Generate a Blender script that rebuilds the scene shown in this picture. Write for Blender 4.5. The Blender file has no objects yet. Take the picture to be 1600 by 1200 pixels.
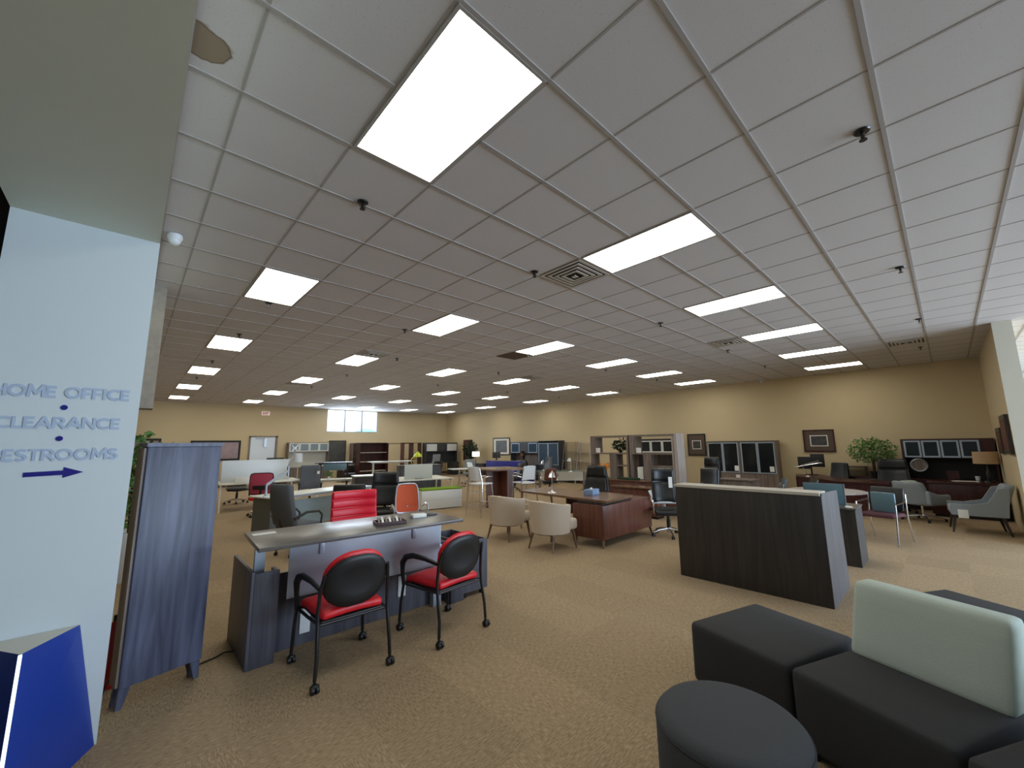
import bpy, math, random
from mathutils import Matrix, Vector
random.seed(7)
PI=math.pi; R=math.radians
COL=bpy.context.scene.collection
SC=bpy.context.scene
# ---------------------------------------------------------------- camera
HC=1.68; T=.6096; CZ=3.654
yaw,pit,rol=R(46.536),R(8.6045),R(-.7037)
fw=Vector((math.cos(pit)*math.cos(yaw),math.cos(pit)*math.sin(yaw),math.sin(pit)))
rt=Vector((math.sin(yaw),-math.cos(yaw),0)); up=rt.cross(fw)
c_,s_=math.cos(rol),math.sin(rol)
r2=rt*c_+up*s_; u2=up*c_-rt*s_
cd=bpy.data.cameras.new('camera'); cam=bpy.data.objects.new('camera',cd); COL.objects.link(cam)
cam.matrix_world=Matrix(((r2.x,u2.x,-fw.x,0),(r2.y,u2.y,-fw.y,0),(r2.z,u2.z,-fw.z,HC),(0,0,0,1)))
cd.sensor_width=36; cd.lens=36*631.31/1600; cd.shift_x=-6.9/1600; cd.clip_start=.05; cd.clip_end=200
SC.camera=cam
# ---------------------------------------------------------------- world, daylight, exposure
SC.view_settings.view_transform='Standard'; SC.view_settings.look='None'
SC.view_settings.gamma=1; SC.view_settings.use_curve_mapping=False
SC.view_settings.exposure=.65
w=bpy.data.worlds.new('sky'); SC.world=w; w.use_nodes=True
w.node_tree.nodes['Background'].inputs[0].default_value=(.62,.80,1,1)
w.node_tree.nodes['Background'].inputs[1].default_value=3.4
def area(name,loc,rot,sx,sy,power,col):
    l=bpy.data.lights.new(name,'AREA'); l.shape='RECTANGLE'; l.size=sx; l.size_y=sy; l.energy=power; l.color=col
    o=bpy.data.objects.new(name,l); COL.objects.link(o); o.location=loc; o.rotation_euler=rot; return o
area('storefront_daylight',(11.5,-8.6,1.75),(R(90),0,0),17,2.9,800,(.66,.82,1))
area('clerestory_daylight',(8.73,21.95,3.0),(R(-90),0,0),2.6,1.0,70,(.72,.86,1))
EM=5.4     # ceiling panel radiance
# ---------------------------------------------------------------- mesh builder
class M:
    def __init__(s): s.v=[]; s.f=[]; s.t=None
    def add(s,vs,fs):
        o=len(s.v)
        s.v+= [tuple(s.t@Vector(p)) if s.t is not None else tuple(p) for p in vs]
        s.f+= [tuple(i+o for i in f) for f in fs]; return s
    def box(s,x0,x1,y0,y1,z0,z1):
        return s.add([(x0,y0,z0),(x1,y0,z0),(x1,y1,z0),(x0,y1,z0),(x0,y0,z1),(x1,y0,z1),(x1,y1,z1),(x0,y1,z1)],
            [(0,3,2,1),(4,5,6,7),(0,1,5,4),(1,2,6,5),(2,3,7,6),(3,0,4,7)])
    def rb(s,x0,x1,y0,y1,z0,z1,r=.02,mid=1,warp=None):
        h=[(x1-x0)/2,(y1-y0)/2,(z1-z0)/2]; c=[(x0+x1)/2,(y0+y1)/2,(z0+z1)/2]; r=min(r,min(h)*.999)
        if isinstance(mid,int): mid=(mid,mid,mid)
        ax=[]
        for k in range(3):
            a=[-h[k],-h[k]+r*.3,-h[k]+r]; b=[h[k]-r,h[k]-r*.3,h[k]]
            n=mid[k]; m=[(-h[k]+r)+(2*h[k]-2*r)*(i+1)/(n+1) for i in range(n)] if h[k]>r*1.02 else []
            if h[k]<=r*1.02: b=b[1:]
            ax.append(a+m+b)
        N=[len(a) for a in ax]; idx={}; vs=[]; fs=[]
        def vid(i,j,k):
            key=(i,j,k)
            if key in idx: return idx[key]
            p=[ax[0][i],ax[1][j],ax[2][k]]
            q=[max(-(h[a]-r),min(h[a]-r,p[a])) for a in range(3)]
            d=Vector([p[a]-q[a] for a in range(3)])
            if d.length>1e-9: d=d.normalized()*r
            P=Vector(q)+d
            P=Vector((P.x+c[0],P.y+c[1],P.z+c[2]))
            if warp: P=Vector(warp(P.x,P.y,P.z))
            idx[key]=len(vs); vs.append(P); return idx[key]
        for a,(b,cc) in enumerate(((1,2),(0,2),(0,1))):
            for side in (0,N[a]-1):
                for i in range(N[b]-1):
                    for j in range(N[cc]-1):
                        q=[]
                        for (ii,jj) in ((i,j),(i+1,j),(i+1,j+1),(i,j+1)):
                            key=[0,0,0]; key[a]=side; key[b]=ii; key[cc]=jj; q.append(vid(*key))
                        if (side==0)!=(a==1): q.reverse()
                        fs.append(tuple(q))
        return s.add(vs,fs)
    def cyl(s,p0,p1,r0,r1=None,n=12,cap=True):
        if r1 is None: r1=r0
        p0=Vector(p0);p1=Vector(p1);d=(p1-p0).normalized()
        a=d.orthogonal().normalized(); b=d.cross(a)
        vs=[];fs=[]
        for p,r in ((p0,r0),(p1,r1)):
            for i in range(n):
                t=2*PI*i/n; vs.append(p+(a*math.cos(t)+b*math.sin(t))*r)
        for i in range(n): fs.append((i,(i+1)%n,n+(i+1)%n,n+i))
        if cap: fs.append(tuple(reversed(range(n)))); fs.append(tuple(range(n,2*n)))
        return s.add(vs,fs)
    def tube(s,pts,r,n=8,flat=1,closed=False):
        P=[Vector(p) for p in pts]; vs=[];fs=[]; m=len(P); ref=None
        for i,p in enumerate(P):
            if closed: d=P[(i+1)%m]-P[i-1]
            else: d=(P[min(i+1,m-1)]-P[max(i-1,0)])
            d.normalize()
            if ref is None: ref=d.orthogonal().normalized()
            ref=(ref-d*ref.dot(d)); ref=ref.normalized() if ref.length>1e-6 else d.orthogonal().normalized()
            b=d.cross(ref); rr=r[i] if isinstance(r,(list,tuple)) else r
            for k in range(n):
                t=2*PI*k/n; vs.append(p+ref*math.cos(t)*rr+b*math.sin(t)*rr*flat)
        for i in range(m if closed else m-1):
            j=(i+1)%m
            for k in range(n): fs.append((i*n+k,i*n+(k+1)%n,j*n+(k+1)%n,j*n+k))
        if not closed: fs.append(tuple(reversed(range(n)))); fs.append(tuple(range((m-1)*n,m*n)))
        return s.add(vs,fs)
    def lathe(s,prof,n=24,cx=0,cy=0):
        vs=[];fs=[];m=len(prof)
        for r,z in prof:
            for k in range(n):
                t=2*PI*k/n; vs.append((cx+r*math.cos(t),cy+r*math.sin(t),z))
        for i in range(m-1):
            for k in range(n): fs.append((i*n+k,i*n+(k+1)%n,(i+1)*n+(k+1)%n,(i+1)*n+k))
        fs.append(tuple(reversed(range(n)))); fs.append(tuple(range((m-1)*n,m*n)))
        return s.add(vs,fs)
    def prism(s,poly,z0,z1,axis='z'):
        n=len(poly)
        def q(a,b,c): return (a,b,c) if axis=='z' else ((a,c,b) if axis=='y' else (c,a,b))
        vs=[q(a,b,z0) for a,b in poly]+[q(a,b,z1) for a,b in poly]
        fs=[tuple(reversed(range(n))),tuple(range(n,2*n))]+[(i,(i+1)%n,n+(i+1)%n,n+i) for i in range(n)]
        return s.add(vs,fs)
    def sheet(s,fn,nu,nv,th):
        # closed slab following surface fn(u,v)->(Vector), thickness along numeric normal
        g=[[Vector(fn(i/nu,j/nv)) for j in range(nv+1)] for i in range(nu+1)]
        vs=[]; 
        def nrm(i,j):
            a=g[min(i+1,nu)][j]-g[max(i-1,0)][j]; b=g[i][min(j+1,nv)]-g[i][max(j-1,0)]
            q=a.cross(b); return q.normalized() if q.length>1e-9 else Vector((0,0,1))
        for side in (1,-1):
            for i in range(nu+1):
                for j in range(nv+1): vs.append(g[i][j]+nrm(i,j)*th/2*side)
        K=(nu+1)*(nv+1); I=lambda i,j,o:o+i*(nv+1)+j; fs=[]
        for i in range(nu):
            for j in range(nv):
                fs.append((I(i,j,0),I(i+1,j,0),I(i+1,j+1,0),I(i,j+1,0)))
                fs.append((I(i,j,K),I(i,j+1,K),I(i+1,j+1,K),I(i+1,j,K)))
        for i in range(nu):
            fs.append((I(i,0,0),I(i,0,K),I(i+1,0,K),I(i+1,0,0))); fs.append((I(i,nv,0),I(i+1,nv,0),I(i+1,nv,K),I(i,nv,K)))
        for j in range(nv):
            fs.append((I(0,j,0),I(0,j+1,0),I(0,j+1,K),I(0,j,K))); fs.append((I(nu,j,0),I(nu,j,K),I(nu,j+1,K),I(nu,j+1,0)))
        return s.add(vs,fs)
    def build(s,name,mat,parent=None,smooth=True,ang=38,**props):
        me=bpy.data.meshes.new(name); me.from_pydata(s.v,[],s.f)
        me.materials.append(mat)
        import bmesh
        b=bmesh.new(); b.from_mesh(me); bmesh.ops.recalc_face_normals(b,faces=b.faces); b.to_mesh(me); b.free()
        if smooth:
            me.polygons.foreach_set('use_smooth',[True]*len(me.polygons))
            try: me.set_sharp_from_angle(angle=R(ang))
            except Exception: pass
        o=bpy.data.objects.new(name,me); COL.objects.link(o)
        if parent is not None: o.parent=parent
        for k,v in props.items(): o[k]=v
        return o
def rotz(a,x=0,y=0,z=0): return Matrix.Translation((x,y,z))@Matrix.Rotation(a,4,'Z')
def tag(o,label,cat,group=None,kind=None):
    o['label']=label; o['category']=cat
    if group: o['group']=group
    if kind: o['kind']=kind
    return o
def thing(name,label,cat,loc=(0,0,0),rz=0,group=None):
    o=bpy.data.objects.new(name,None); COL.objects.link(o); o.location=loc; o.rotation_euler=(0,0,R(rz))
    o.empty_display_size=.1
    return tag(o,label,cat,group)
def solo(name,m,mat,label,cat,loc=(0,0,0),rz=0,group=None,smooth=True):
    o=m.build(name,mat,None,smooth); o.location=loc; o.rotation_euler=(0,0,R(rz)); return tag(o,label,cat,group)
def struct(name,m,mat,smooth=False):
    o=m.build(name,mat,None,smooth); o['kind']='structure'; return o
def copy_tree(o,parent=None):
    c=o.copy(); COL.objects.link(c); c.parent=parent
    for ch in list(o.children): copy_tree(ch,c)
    return c
# ---------------------------------------------------------------- materials
def lin(c): return tuple(((x/255)/12.92 if x/255<=.04045 else ((x/255+.055)/1.055)**2.4) for x in c)
def nodes(name):
    m=bpy.data.materials.new(name); m.use_nodes=True; return m,m.node_tree,m.node_tree.nodes['Principled BSDF']
def plain(name,rgb,rough=.5,metal=0,spec=.5,noise=.06,scale=30,bump=0,coat=0):
    m,t,b=nodes(name); c=lin(rgb)
    b.inputs['Roughness'].default_value=rough; b.inputs['Metallic'].default_value=metal
    b.inputs['Specular IOR Level'].default_value=spec
    if coat: b.inputs['Coat Weight'].default_value=coat
    tc=t.nodes.new('ShaderNodeTexCoord'); n=t.nodes.new('ShaderNodeTexNoise'); n.inputs['Scale'].default_value=scale; n.inputs['Detail'].default_value=3
    t.links.new(tc.outputs['Object'],n.inputs['Vector'])
    mx=t.nodes.new('ShaderNodeMix'); mx.data_type='RGBA'
    mx.inputs['A'].default_value=(*[x*(1-noise) for x in c],1); mx.inputs['B'].default_value=(*[min(1,x*(1+noise)) for x in c],1)
    t.links.new(n.outputs['Fac'],mx.inputs['Factor']); t.links.new(mx.outputs['Result'],b.inputs['Base Color'])
    if bump:
        bp=t.nodes.new('ShaderNodeBump'); bp.inputs['Strength'].default_value=bump; bp.inputs['Distance'].default_value=.002
        t.links.new(n.outputs['Fac'],bp.inputs['Height']); t.links.new(bp.outputs['Normal'],b.inputs['Normal'])
    return m
def wood(name,a,bc,rough=.4,axis='Z',scale=6,spec=.5):
    m,t,b=nodes(name); b.inputs['Roughness'].default_value=rough; b.inputs['Specular IOR Level'].default_value=spec
    tc=t.nodes.new('ShaderNodeTexCoord'); mp=t.nodes.new('ShaderNodeMapping'); s=[scale]*3; s['XYZ'.index(axis)]=scale*.07
    mp.inputs['Scale'].default_value=s; t.links.new(tc.outputs['Object'],mp.inputs['Vector'])
    n=t.nodes.new('ShaderNodeTexNoise'); n.inputs['Scale'].default_value=3; n.inputs['Detail'].default_value=6; n.inputs['Distortion'].default_value=.6
    t.links.new(mp.outputs['Vector'],n.inputs['Vector'])
    cr=t.nodes.new('ShaderNodeValToRGB'); cr.color_ramp.elements[0].position=.35; cr.color_ramp.elements[1].position=.68
    cr.color_ramp.elements[0].color=(*lin(a),1); cr.color_ramp.elements[1].color=(*lin(bc),1)
    t.links.new(n.outputs['Fac'],cr.inputs['Fac']); t.links.new(cr.outputs['Color'],b.inputs['Base Color'])
    return m
def emis(name,rgb,st):
    m=bpy.data.materials.new(name); m.use_nodes=True; t=m.node_tree; b=t.nodes['Principled BSDF']
    b.inputs['Base Color'].default_value=(.8,.8,.8,1); b.inputs['Emission Color'].default_value=(*lin(rgb),1); b.inputs['Emission Strength'].default_value=st
    return m
def glassy(name,rgb,alpha,rough=.1):
    m,t,b=nodes(name); b.inputs['Base Color'].default_value=(*lin(rgb),1); b.inputs['Roughness'].default_value=rough; b.inputs['Alpha'].default_value=alpha
    return m
def carpet_mat():
    m,t,b=nodes('carpet_tiles'); b.inputs['Roughness'].default_value=.95; b.inputs['Specular IOR Level'].default_value=.15
    L=t.links.new; N=t.nodes.new
    tc=N('ShaderNodeTexCoord'); sp=N('ShaderNodeSeparateXYZ')
    mp=N('ShaderNodeMapping'); mp.inputs['Rotation'].default_value=(0,0,R(0)); L(tc.outputs['Object'],mp.inputs['Vector']); L(mp.outputs['Vector'],sp.inputs['Vector'])
    ck=N('ShaderNodeTexChecker'); ck.inputs['Scale'].default_value=1/.61*1; ck.inputs['Color1'].default_value=(0,0,0,1); ck.inputs['Color2'].default_value=(1,1,1,1)
    L(mp.outputs['Vector'],ck.inputs['Vector'])
    def streak(sx,sy):
        q=N('ShaderNodeMapping'); q.inputs['Scale'].default_value=(sx,sy,1); L(tc.outputs['Object'],q.inputs['Vector'])
        n=N('ShaderNodeTexNoise'); n.inputs['Scale'].default_value=1; n.inputs['Detail'].default_value=2; n.inputs['Roughness'].default_value=.7; L(q.outputs['Vector'],n.inputs['Vector']); return n
    a=streak(110,24); c=streak(24,110)
    mx=N('ShaderNodeMix'); mx.data_type='FLOAT'; L(ck.outputs['Fac'],mx.inputs['Factor']); L(a.outputs['Fac'],mx.inputs['A']); L(c.outputs['Fac'],mx.inputs['B'])
    # per tile tone
    sn=N('ShaderNodeVectorMath'); sn.operation='SNAP'; sn.inputs[1].default_value=(.61,.61,10); L(mp.outputs['Vector'],sn.inputs[0])
    wn=N('ShaderNodeTexWhiteNoise'); wn.noise_dimensions='2D'; L(sn.outputs['Vector'],wn.inputs['Vector'])
    cr=N('ShaderNodeValToRGB'); cr.color_ramp.elements[0].position=.33; cr.color_ramp.elements[1].position=.70
    cr.color_ramp.elements[0].color=(*lin((144,124,98)),1); cr.color_ramp.elements[1].color=(*lin((190,167,136)),1); L(mx.outputs['Result'],cr.inputs['Fac'])
    ml=N('ShaderNodeMapRange'); ml.inputs['To Min'].default_value=.93; ml.inputs['To Max'].default_value=1.06; L(wn.outputs['Value'],ml.inputs['Value'])
    vm=N('ShaderNodeVectorMath'); vm.operation='SCALE'; L(cr.outputs['Color'],vm.inputs[0]); L(ml.outputs['Result'],vm.inputs['Scale'])
    L(vm.outputs['Vector'],b.inputs['Base Color'])
    bp=N('ShaderNodeBump'); bp.inputs['Strength'].default_value=.15; bp.inputs['Distance'].default_value=.002; L(mx.outputs['Result'],bp.inputs['Height']); L(bp.outputs['Normal'],b.inputs['Normal'])
    return m
def ceiling_mat():
    m,t,b=nodes('acoustic_tile'); b.inputs['Roughness'].default_value=.9; b.inputs['Specular IOR Level'].default_value=.2
    L=t.links.new; N=t.nodes.new
    tc=N('ShaderNodeTexCoord'); n=N('ShaderNodeTexNoise'); n.inputs['Scale'].default_value=120; n.inputs['Detail'].default_value=3; L(tc.outputs['Object'],n.inputs['Vector'])
    cr=N('ShaderNodeValToRGB'); cr.color_ramp.elements[0].position=.27; cr.color_ramp.elements[1].position=.36
    cr.color_ramp.elements[0].color=(*lin((180,177,177)),1); cr.color_ramp.elements[1].color=(*lin((212,210,212)),1)
    L(n.outputs['Fac'],cr.inputs['Fac'])
    # water stain on one tile
    g=N('ShaderNodeVectorMath'); g.operation='DISTANCE'; g.inputs[1].default_value=(.07,2.30,CZ+.006); 
    nn=N('ShaderNodeTexNoise'); nn.inputs['Scale'].default_value=9; L(tc.outputs['Object'],nn.inputs['Vector'])
    ad=N('ShaderNodeMath'); ad.operation='MULTIPLY_ADD'; ad.inputs[1].default_value=.12; L(nn.outputs['Fac'],ad.inputs[0])
    L(tc.outputs['Object'],g.inputs[0]); L(g.outputs['Value'],ad.inputs[2])
    c2=N('ShaderNodeValToRGB'); e=c2.color_ramp.elements; e[0].position=.16; e[0].color=(*lin((188,172,150)),1); e[1].position=.185; e[1].color=(*lin((255,255,255)),1)
    x=e.new(.172); x.color=(*lin((150,128,104)),1); L(ad.outputs['Value'],c2.inputs['Fac'])
    mu=N('ShaderNodeMix'); mu.data_type='RGBA'; mu.blend_type='MULTIPLY'; mu.inputs['Factor'].default_value=1
    L(cr.outputs['Color'],mu.inputs['A']); L(c2.outputs['Color'],mu.inputs['B']); L(mu.outputs['Result'],b.inputs['Base Color'])
    return m
K={}
K['carpet']=carpet_mat(); K['ctile']=ceiling_mat()
K['tbar']=plain('grid_paint',(172,167,164),.7,spec=.2,noise=.02)
K['tan']=plain('tan_wall_paint',(206,187,150),.8,noise=.03,scale=3)
K['white_wall']=plain('white_wall_paint',(226,228,222),.6,noise=.02,scale=3)
K['taupebeam']=plain('taupe_beam_paint',(150,142,130),.8,noise=.25,scale=14)
K['soffit']=plain('grey_soffit_paint',(226,234,220),.7,noise=.03,scale=2)
K['sign_panel']=plain('white_sign_panel',(202,212,216),.35,noise=.01)
K['beige']=plain('beige_column_paint',(206,202,186),.7,noise=.03,scale=4)
K['black']=plain('black_plastic',(22,22,24),.45)
K['blackpaint']=plain('black_paint',(10,9,12),.6)
K['blackmetal']=plain('black_metal_tube',(20,20,24),.3,spec=.6)
K['leather']=plain('black_leather',(20,21,24),.36,spec=.6,scale=60,bump=.3)
K['brownleather']=plain('dark_brown_leather',(44,36,34),.42,scale=60,bump=.3)
K['redvinyl']=plain('red_vinyl',(216,30,40),.42,scale=40,bump=.15)
K['redleather']=plain('bright_red_leather',(226,20,48),.38,scale=40,bump=.1)
K['greyfab']=plain('grey_fabric',(88,92,98),.85,scale=90,bump=.4)
K['midgreyfab']=plain('mid_grey_fabric',(100,104,110),.9,scale=90,bump=.3,spec=.2)
K['darkgreyfab']=plain('charcoal_fabric',(76,78,82),.9,scale=90,bump=.4,spec=.2)
K['sofafab']=plain('charcoal_sofa_fabric',(60,60,62),.88,scale=140,bump=.35,spec=.25)
K['sagefab']=plain('pale_sage_fabric',(186,196,186),.9,scale=120,bump=.3,spec=.2)
K['ltgreyfab']=plain('light_grey_fabric',(140,148,154),.9,scale=120,bump=.3)
K['cream']=plain('cream_upholstery',(204,190,172),.85,scale=120,bump=.25)
K['orange']=plain('orange_mesh',(196,88,54),.8,scale=150,bump=.3)
K['pinkmesh']=plain('pink_red_mesh',(172,62,84),.8,scale=150,bump=.3)
K['green']=plain('lime_green_felt',(122,158,32),.9,scale=120,bump=.2)
K['lime']=plain('lime_paint',(196,214,40),.4)
K['chrome']=plain('polished_chrome',(225,225,228),.16,1,noise=.01)
K['alu']=plain('brushed_aluminium',(176,180,188),.35,.85,noise=.04)
K['silver']=plain('silver_paint',(176,190,206),.3,.35,noise=.03)
K['letter']=plain('silver_blue_lettering',(172,188,210),.3,.0,noise=.02)
K['tealdark']=plain('grey_green_laminate',(92,98,98),.5)
K['tealpanel']=plain('teal_grey_laminate',(140,160,168),.5)
K['white']=plain('white_laminate',(226,228,224),.4,noise=.015)
K['offwhite']=plain('off_white_laminate',(214,212,200),.45,noise=.02)
K['whiteplastic']=plain('white_plastic',(226,230,234),.4,noise=.01)
K['paper']=plain('paper',(232,232,228),.8,noise=.03)
K['blue']=plain('royal_blue_laminate',(28,58,150),.35,noise=.02)
K['navy']=plain('navy_vinyl',(10,6,120),.4,noise=.02)
K['cobalt']=plain('cobalt_laminate',(36,36,140),.5)
K['strip']=emis('led_strip',(215,235,250),1.1)
K['greywood']=wood('grey_ash_laminate',(54,58,78),(92,98,124),.42)
K['greywood2']=wood('grey_desk_laminate',(62,62,74),(90,90,102),.45)
K['desktop']=wood('dark_taupe_laminate',(84,80,78),(102,98,94),.28,axis='X',scale=8)
K['walnut']=wood('walnut_veneer',(88,52,42),(122,76,62),.35,axis='Z')
K['walnuttop']=wood('walnut_veneer_top',(104,76,58),(134,102,80),.25,axis='Y')
K['walnutleg']=wood('walnut_leg',(92,66,50),(150,120,96),.4)
K['mahog']=wood('mahogany_veneer',(50,20,20),(76,34,32),.3)
K['espresso']=wood('espresso_laminate',(40,33,32),(60,50,47),.35)
K['charlitside']=wood('charcoal_laminate_lit_side',(66,62,64),(90,86,88),.5)  # lighter copy of the desk laminate, daylight reflections put into the colour
K['darkchar']=wood('dark_charcoal_laminate',(44,40,38),(58,54,51),.5)
K['taupe']=wood('taupe_laminate',(104,90,82),(136,122,112),.45)
K['lttaupe']=wood('light_taupe_laminate',(158,148,142),(184,174,168),.45)
K['slate']=wood('slate_laminate',(52,53,58),(72,74,80),.4)
K['stone']=plain('speckled_counter_edge',(190,184,172),.5,scale=80,noise=.12)
K['frost']=glassy('frosted_acrylic',(176,184,198),.80,.35)
K['fglass']=plain('frosted_cabinet_glass',(122,136,142),.25,noise=.05)
K['dkglass']=plain('dark_cabinet_glass',(30,34,36),.08,noise=.1,scale=3)
K['blglass']=plain('blue_tinted_glass',(62,82,104),.12,noise=.1,scale=3)
K['tealscreen']=plain('teal_grey_acrylic',(92,120,132),.3,noise=.03)
K['greyscreen']=plain('grey_fabric_screen',(186,188,180),.7,noise=.02)
K['whitescreen']=plain('white_acrylic_screen',(214,222,230),.3,noise=.02)
K['clearglass']=glassy('clear_glass',(150,170,160),.35,.05)
K['pane']=glassy('window_glass',(210,230,240),.12,.02)
K['leaf']=plain('green_leaves',(84,122,58),.6,noise=.4,scale=8)
K['leafd']=plain('dark_green_leaves',(26,50,28),.6,noise=.4,scale=8)
K['bark']=plain('brown_bark',(78,56,42),.8,noise=.3,scale=20)
K['shade']=plain('tan_lampshade',(180,150,114),.8)
K['whiteshade']=emis('lit_white_shade',(250,248,240),.9)
K['diffuser']=emis('light_diffuser',(255,253,240),EM)
K['exitred']=plain('sign_red',(200,40,46),.5)
K['exitwhite']=emis('sign_backlight',(236,200,190),.25)
K['fireext']=plain('extinguisher_red',(150,20,20),.3)
K['tileblue']=plain('tissue_box_print',(128,150,186),.6,noise=.55,scale=14)
K['skin']=plain('skin',(120,84,66),.6)
K['artdark']=plain('dark_botanical_print',(70,70,66),.5,noise=.55,scale=5)
K['artbranch']=plain('branch_print',(150,120,116),.35,noise=.35,scale=4)
K['artgrey']=plain('grey_photo_print',(96,102,108),.4,noise=.6,scale=6)
K['artbrown']=plain('brown_floral_print',(92,50,36),.5,noise=.6,scale=9)
K['mat']=plain('brown_mat_board',(92,76,64),.7,noise=.05)
K['bwphoto']=plain('black_and_white_photo',(70,68,70),.4,noise=.9,scale=12)
K['maroon']=plain('maroon_fabric',(84,46,54),.85)
K['orangeflower']=plain('orange_flower',(226,140,20),.6,noise=.2)
K['building']=plain('distant_green_hill',(120,170,165),.9)
# ================================================================= ROOM
X1,Y1=14.756,22.17; XE=21; YS=-9; XW=-3.0
struct('floor',M().box(-9,XE,YS,Y1+.2,-.1,0),K['carpet'])
struct('ceiling',M().box(-9,XE,YS,Y1+.2,CZ+.006,CZ+.1),K['ctile'])
gx0,gy0=.8773,1.2722
tb=M()
for i in range(-2,33):
    x=gx0+i*T
    if x<.03 or x>XE: continue
    tb.box(x-.007,x+.007,YS+.1,Y1 if x<X1 else -.95,CZ+.003,CZ+.006)
for j in range(-16,35):
    y=gy0+j*T
    if not YS+.1<y<Y1: continue
    for i in range(-2,33):
        x0=gx0+i*T+.0005; x1=x0+T-.001
        if x1<.03 or x0>(X1 if y>-.8 else XE): continue
        if 0<=i<=20 and i%4==0 and 0<=j<=32 and (j-1)%6==0: continue
        tb.box(max(x0,.03),x1,y-.012,y+.012,CZ-.001,CZ+.006)
struct('trim_1',tb,K['tbar'])
# T-bar edges at the bulkhead
struct('trim_2',M().box(.018,.034,-2,Y1,CZ-.03,CZ+.012),K['tbar'])
# far wall with clerestory window and door opening
wx0,wx1,wz0=7.35,10.10,2.47
fwm=M().box(-3,wx0,Y1,Y1+.2,0,CZ+.05).box(wx1,X1+.2,Y1,Y1+.2,0,CZ+.05).box(wx0,wx1,Y1,Y1+.2,0,wz0).box(wx0,wx1,Y1,Y1+.2,CZ-.02,CZ+.05)
struct('wall_far',fwm,K['tan'])
struct('wall_right',M().box(X1,X1+.2,-.95,Y1+.2,0,CZ+.05),K['tan'])
struct('wall_end',M().box(10.56,X1,-.95,-.742,0,CZ+.02),K['tan'])
struct('trim_3',M().box(10.535,10.562,-.96,-.735,0,CZ+.02),K['beige'])
struct('wall_left',M().box(XW-.2,XW,3.6,Y1+.2,0,CZ+.05),K['tan'])
struct('wall_back_left',M().box(-9.2,-9,YS,Y1,0,CZ+.05),K['white_wall'])
struct('wall_alcove',M().box(-9,-.66,3.75,3.9,0,CZ+.02),K['blackpaint'])
struct('wall_far_right',M().box(XE,XE+.2,YS,0,0,CZ+.05),K['beige'])
struct('wall_rear_right',M().box(X1+.2,XE,-.95,-.75,0,CZ+.02),K['beige'])
# storefront side: dwarf wall, head and mullions, daylight from outside
sf=M().box(-9,XE,YS-.15,YS,0,.3).box(-9,XE,YS-.15,YS,3.2,CZ+.05).box(-9,3,YS-.15,YS,.3,3.2)
for k in range(9): sf.box(3+k*2.24-.04,3+k*2.24+.04,YS-.1,YS-.02,.3,3.2)
struct('wall_storefront',sf,K['beige'])
struct('baseboard_right',M().box(X1-.012,X1,-.74,Y1,0,.1),K['espresso'])
struct('baseboard_far',M().box(XW,4.0,Y1-.012,Y1,0,.1).box(5.1,X1,Y1-.012,Y1,0,.1),K['espresso'])
# clerestory window
wf=M()
for x in (wx0,wx0+.93,wx0+1.86,wx1): wf.box(x-.035,x+.035,Y1+.04,Y1+.12,wz0,CZ)
wf.box(wx0,wx1,Y1+.06,Y1+.12,wz0,wz0+.05)
wo=struct('window_1',wf,K['alu'])
M().box(wx0,wx1,Y1+.085,Y1+.092,wz0,CZ).build('pane',K['pane'],wo)
solo('tree',M().lathe([(.2,0),(.2,1.5),(1.1,1.9),(1.5,2.6),(1.2,3.25),(.5,3.55),(.1,3.6)],14),K['building'],'pale green tree top seen outside low in the high window','tree',(17.9,42,0))
# door in far wall
dm=M().box(4.02,5.02,Y1-.03,Y1,0,2.19)
do=struct('door_1',dm,K['whitescreen'])
M().box(3.96,4.02,Y1-.05,Y1,0,2.25).box(5.02,5.12,Y1-.05,Y1,0,2.25).box(3.96,5.12,Y1-.05,Y1,2.19,2.25).build('door_frame',K['taupe'],do)
M().tube([(4.2,Y1-.05,2.13),(4.5,Y1-.22,2.13),(4.62,Y1-.06,2.13)],.015).box(4.55,4.66,Y1-.1,Y1-.03,1.75,2.15).build('door_closer',K['alu'],do)
# exit sign
ex=thing('exit_sign','small red and white EXIT sign high on the far wall above the door','sign',(4.535,Y1-.03,3.32))
M().box(-.165,.165,-.02,.03,-.09,.09).build('housing',K['exitwhite'],ex)
def textmesh(body,width,height,depth,name,mat,parent,loc,rot=(PI/2,0,0),bold=.0):
    cu=bpy.data.curves.new(name,'FONT'); cu.body=body; cu.extrude=depth/2; cu.offset=bold; cu.align_x='CENTER'
    o=bpy.data.objects.new('tmp',cu); COL.objects.link(o)
    bpy.context.view_layer.update()
    dg=bpy.context.evaluated_depsgraph_get()
    me=bpy.data.meshes.new_from_object(o.evaluated_get(dg)); COL.objects.unlink(o); bpy.data.objects.remove(o)
    xs=[v.co.x for v in me.vertices]; ys=[v.co.y for v in me.vertices]
    sx=width/(max(xs)-min(xs)); sy=height/(max(ys)-min(ys)); cx=(max(xs)+min(xs))/2; y0=min(ys)
    for v in me.vertices: v.co.x=(v.co.x-cx)*sx; v.co.y=(v.co.y-y0)*sy
    me.materials.clear(); me.materials.append(mat)
    r=bpy.data.objects.new(name,me); COL.objects.link(r); r.parent=parent; r.location=loc; r.rotation_euler=rot
    return r
textmesh('EXIT',.25,.12,.008,'lettering',K['exitred'],ex,(0,-.024,-.06),bold=.03)
# left bulkhead and sign pier
struct('trim_4',M().box(-.64,.018,-6,7.2,3.09,CZ+.012),K['soffit'])
struct('trim_5',M().box(-.64,.018,3.59,3.9,0,3.09),K['sign_panel'])
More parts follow.
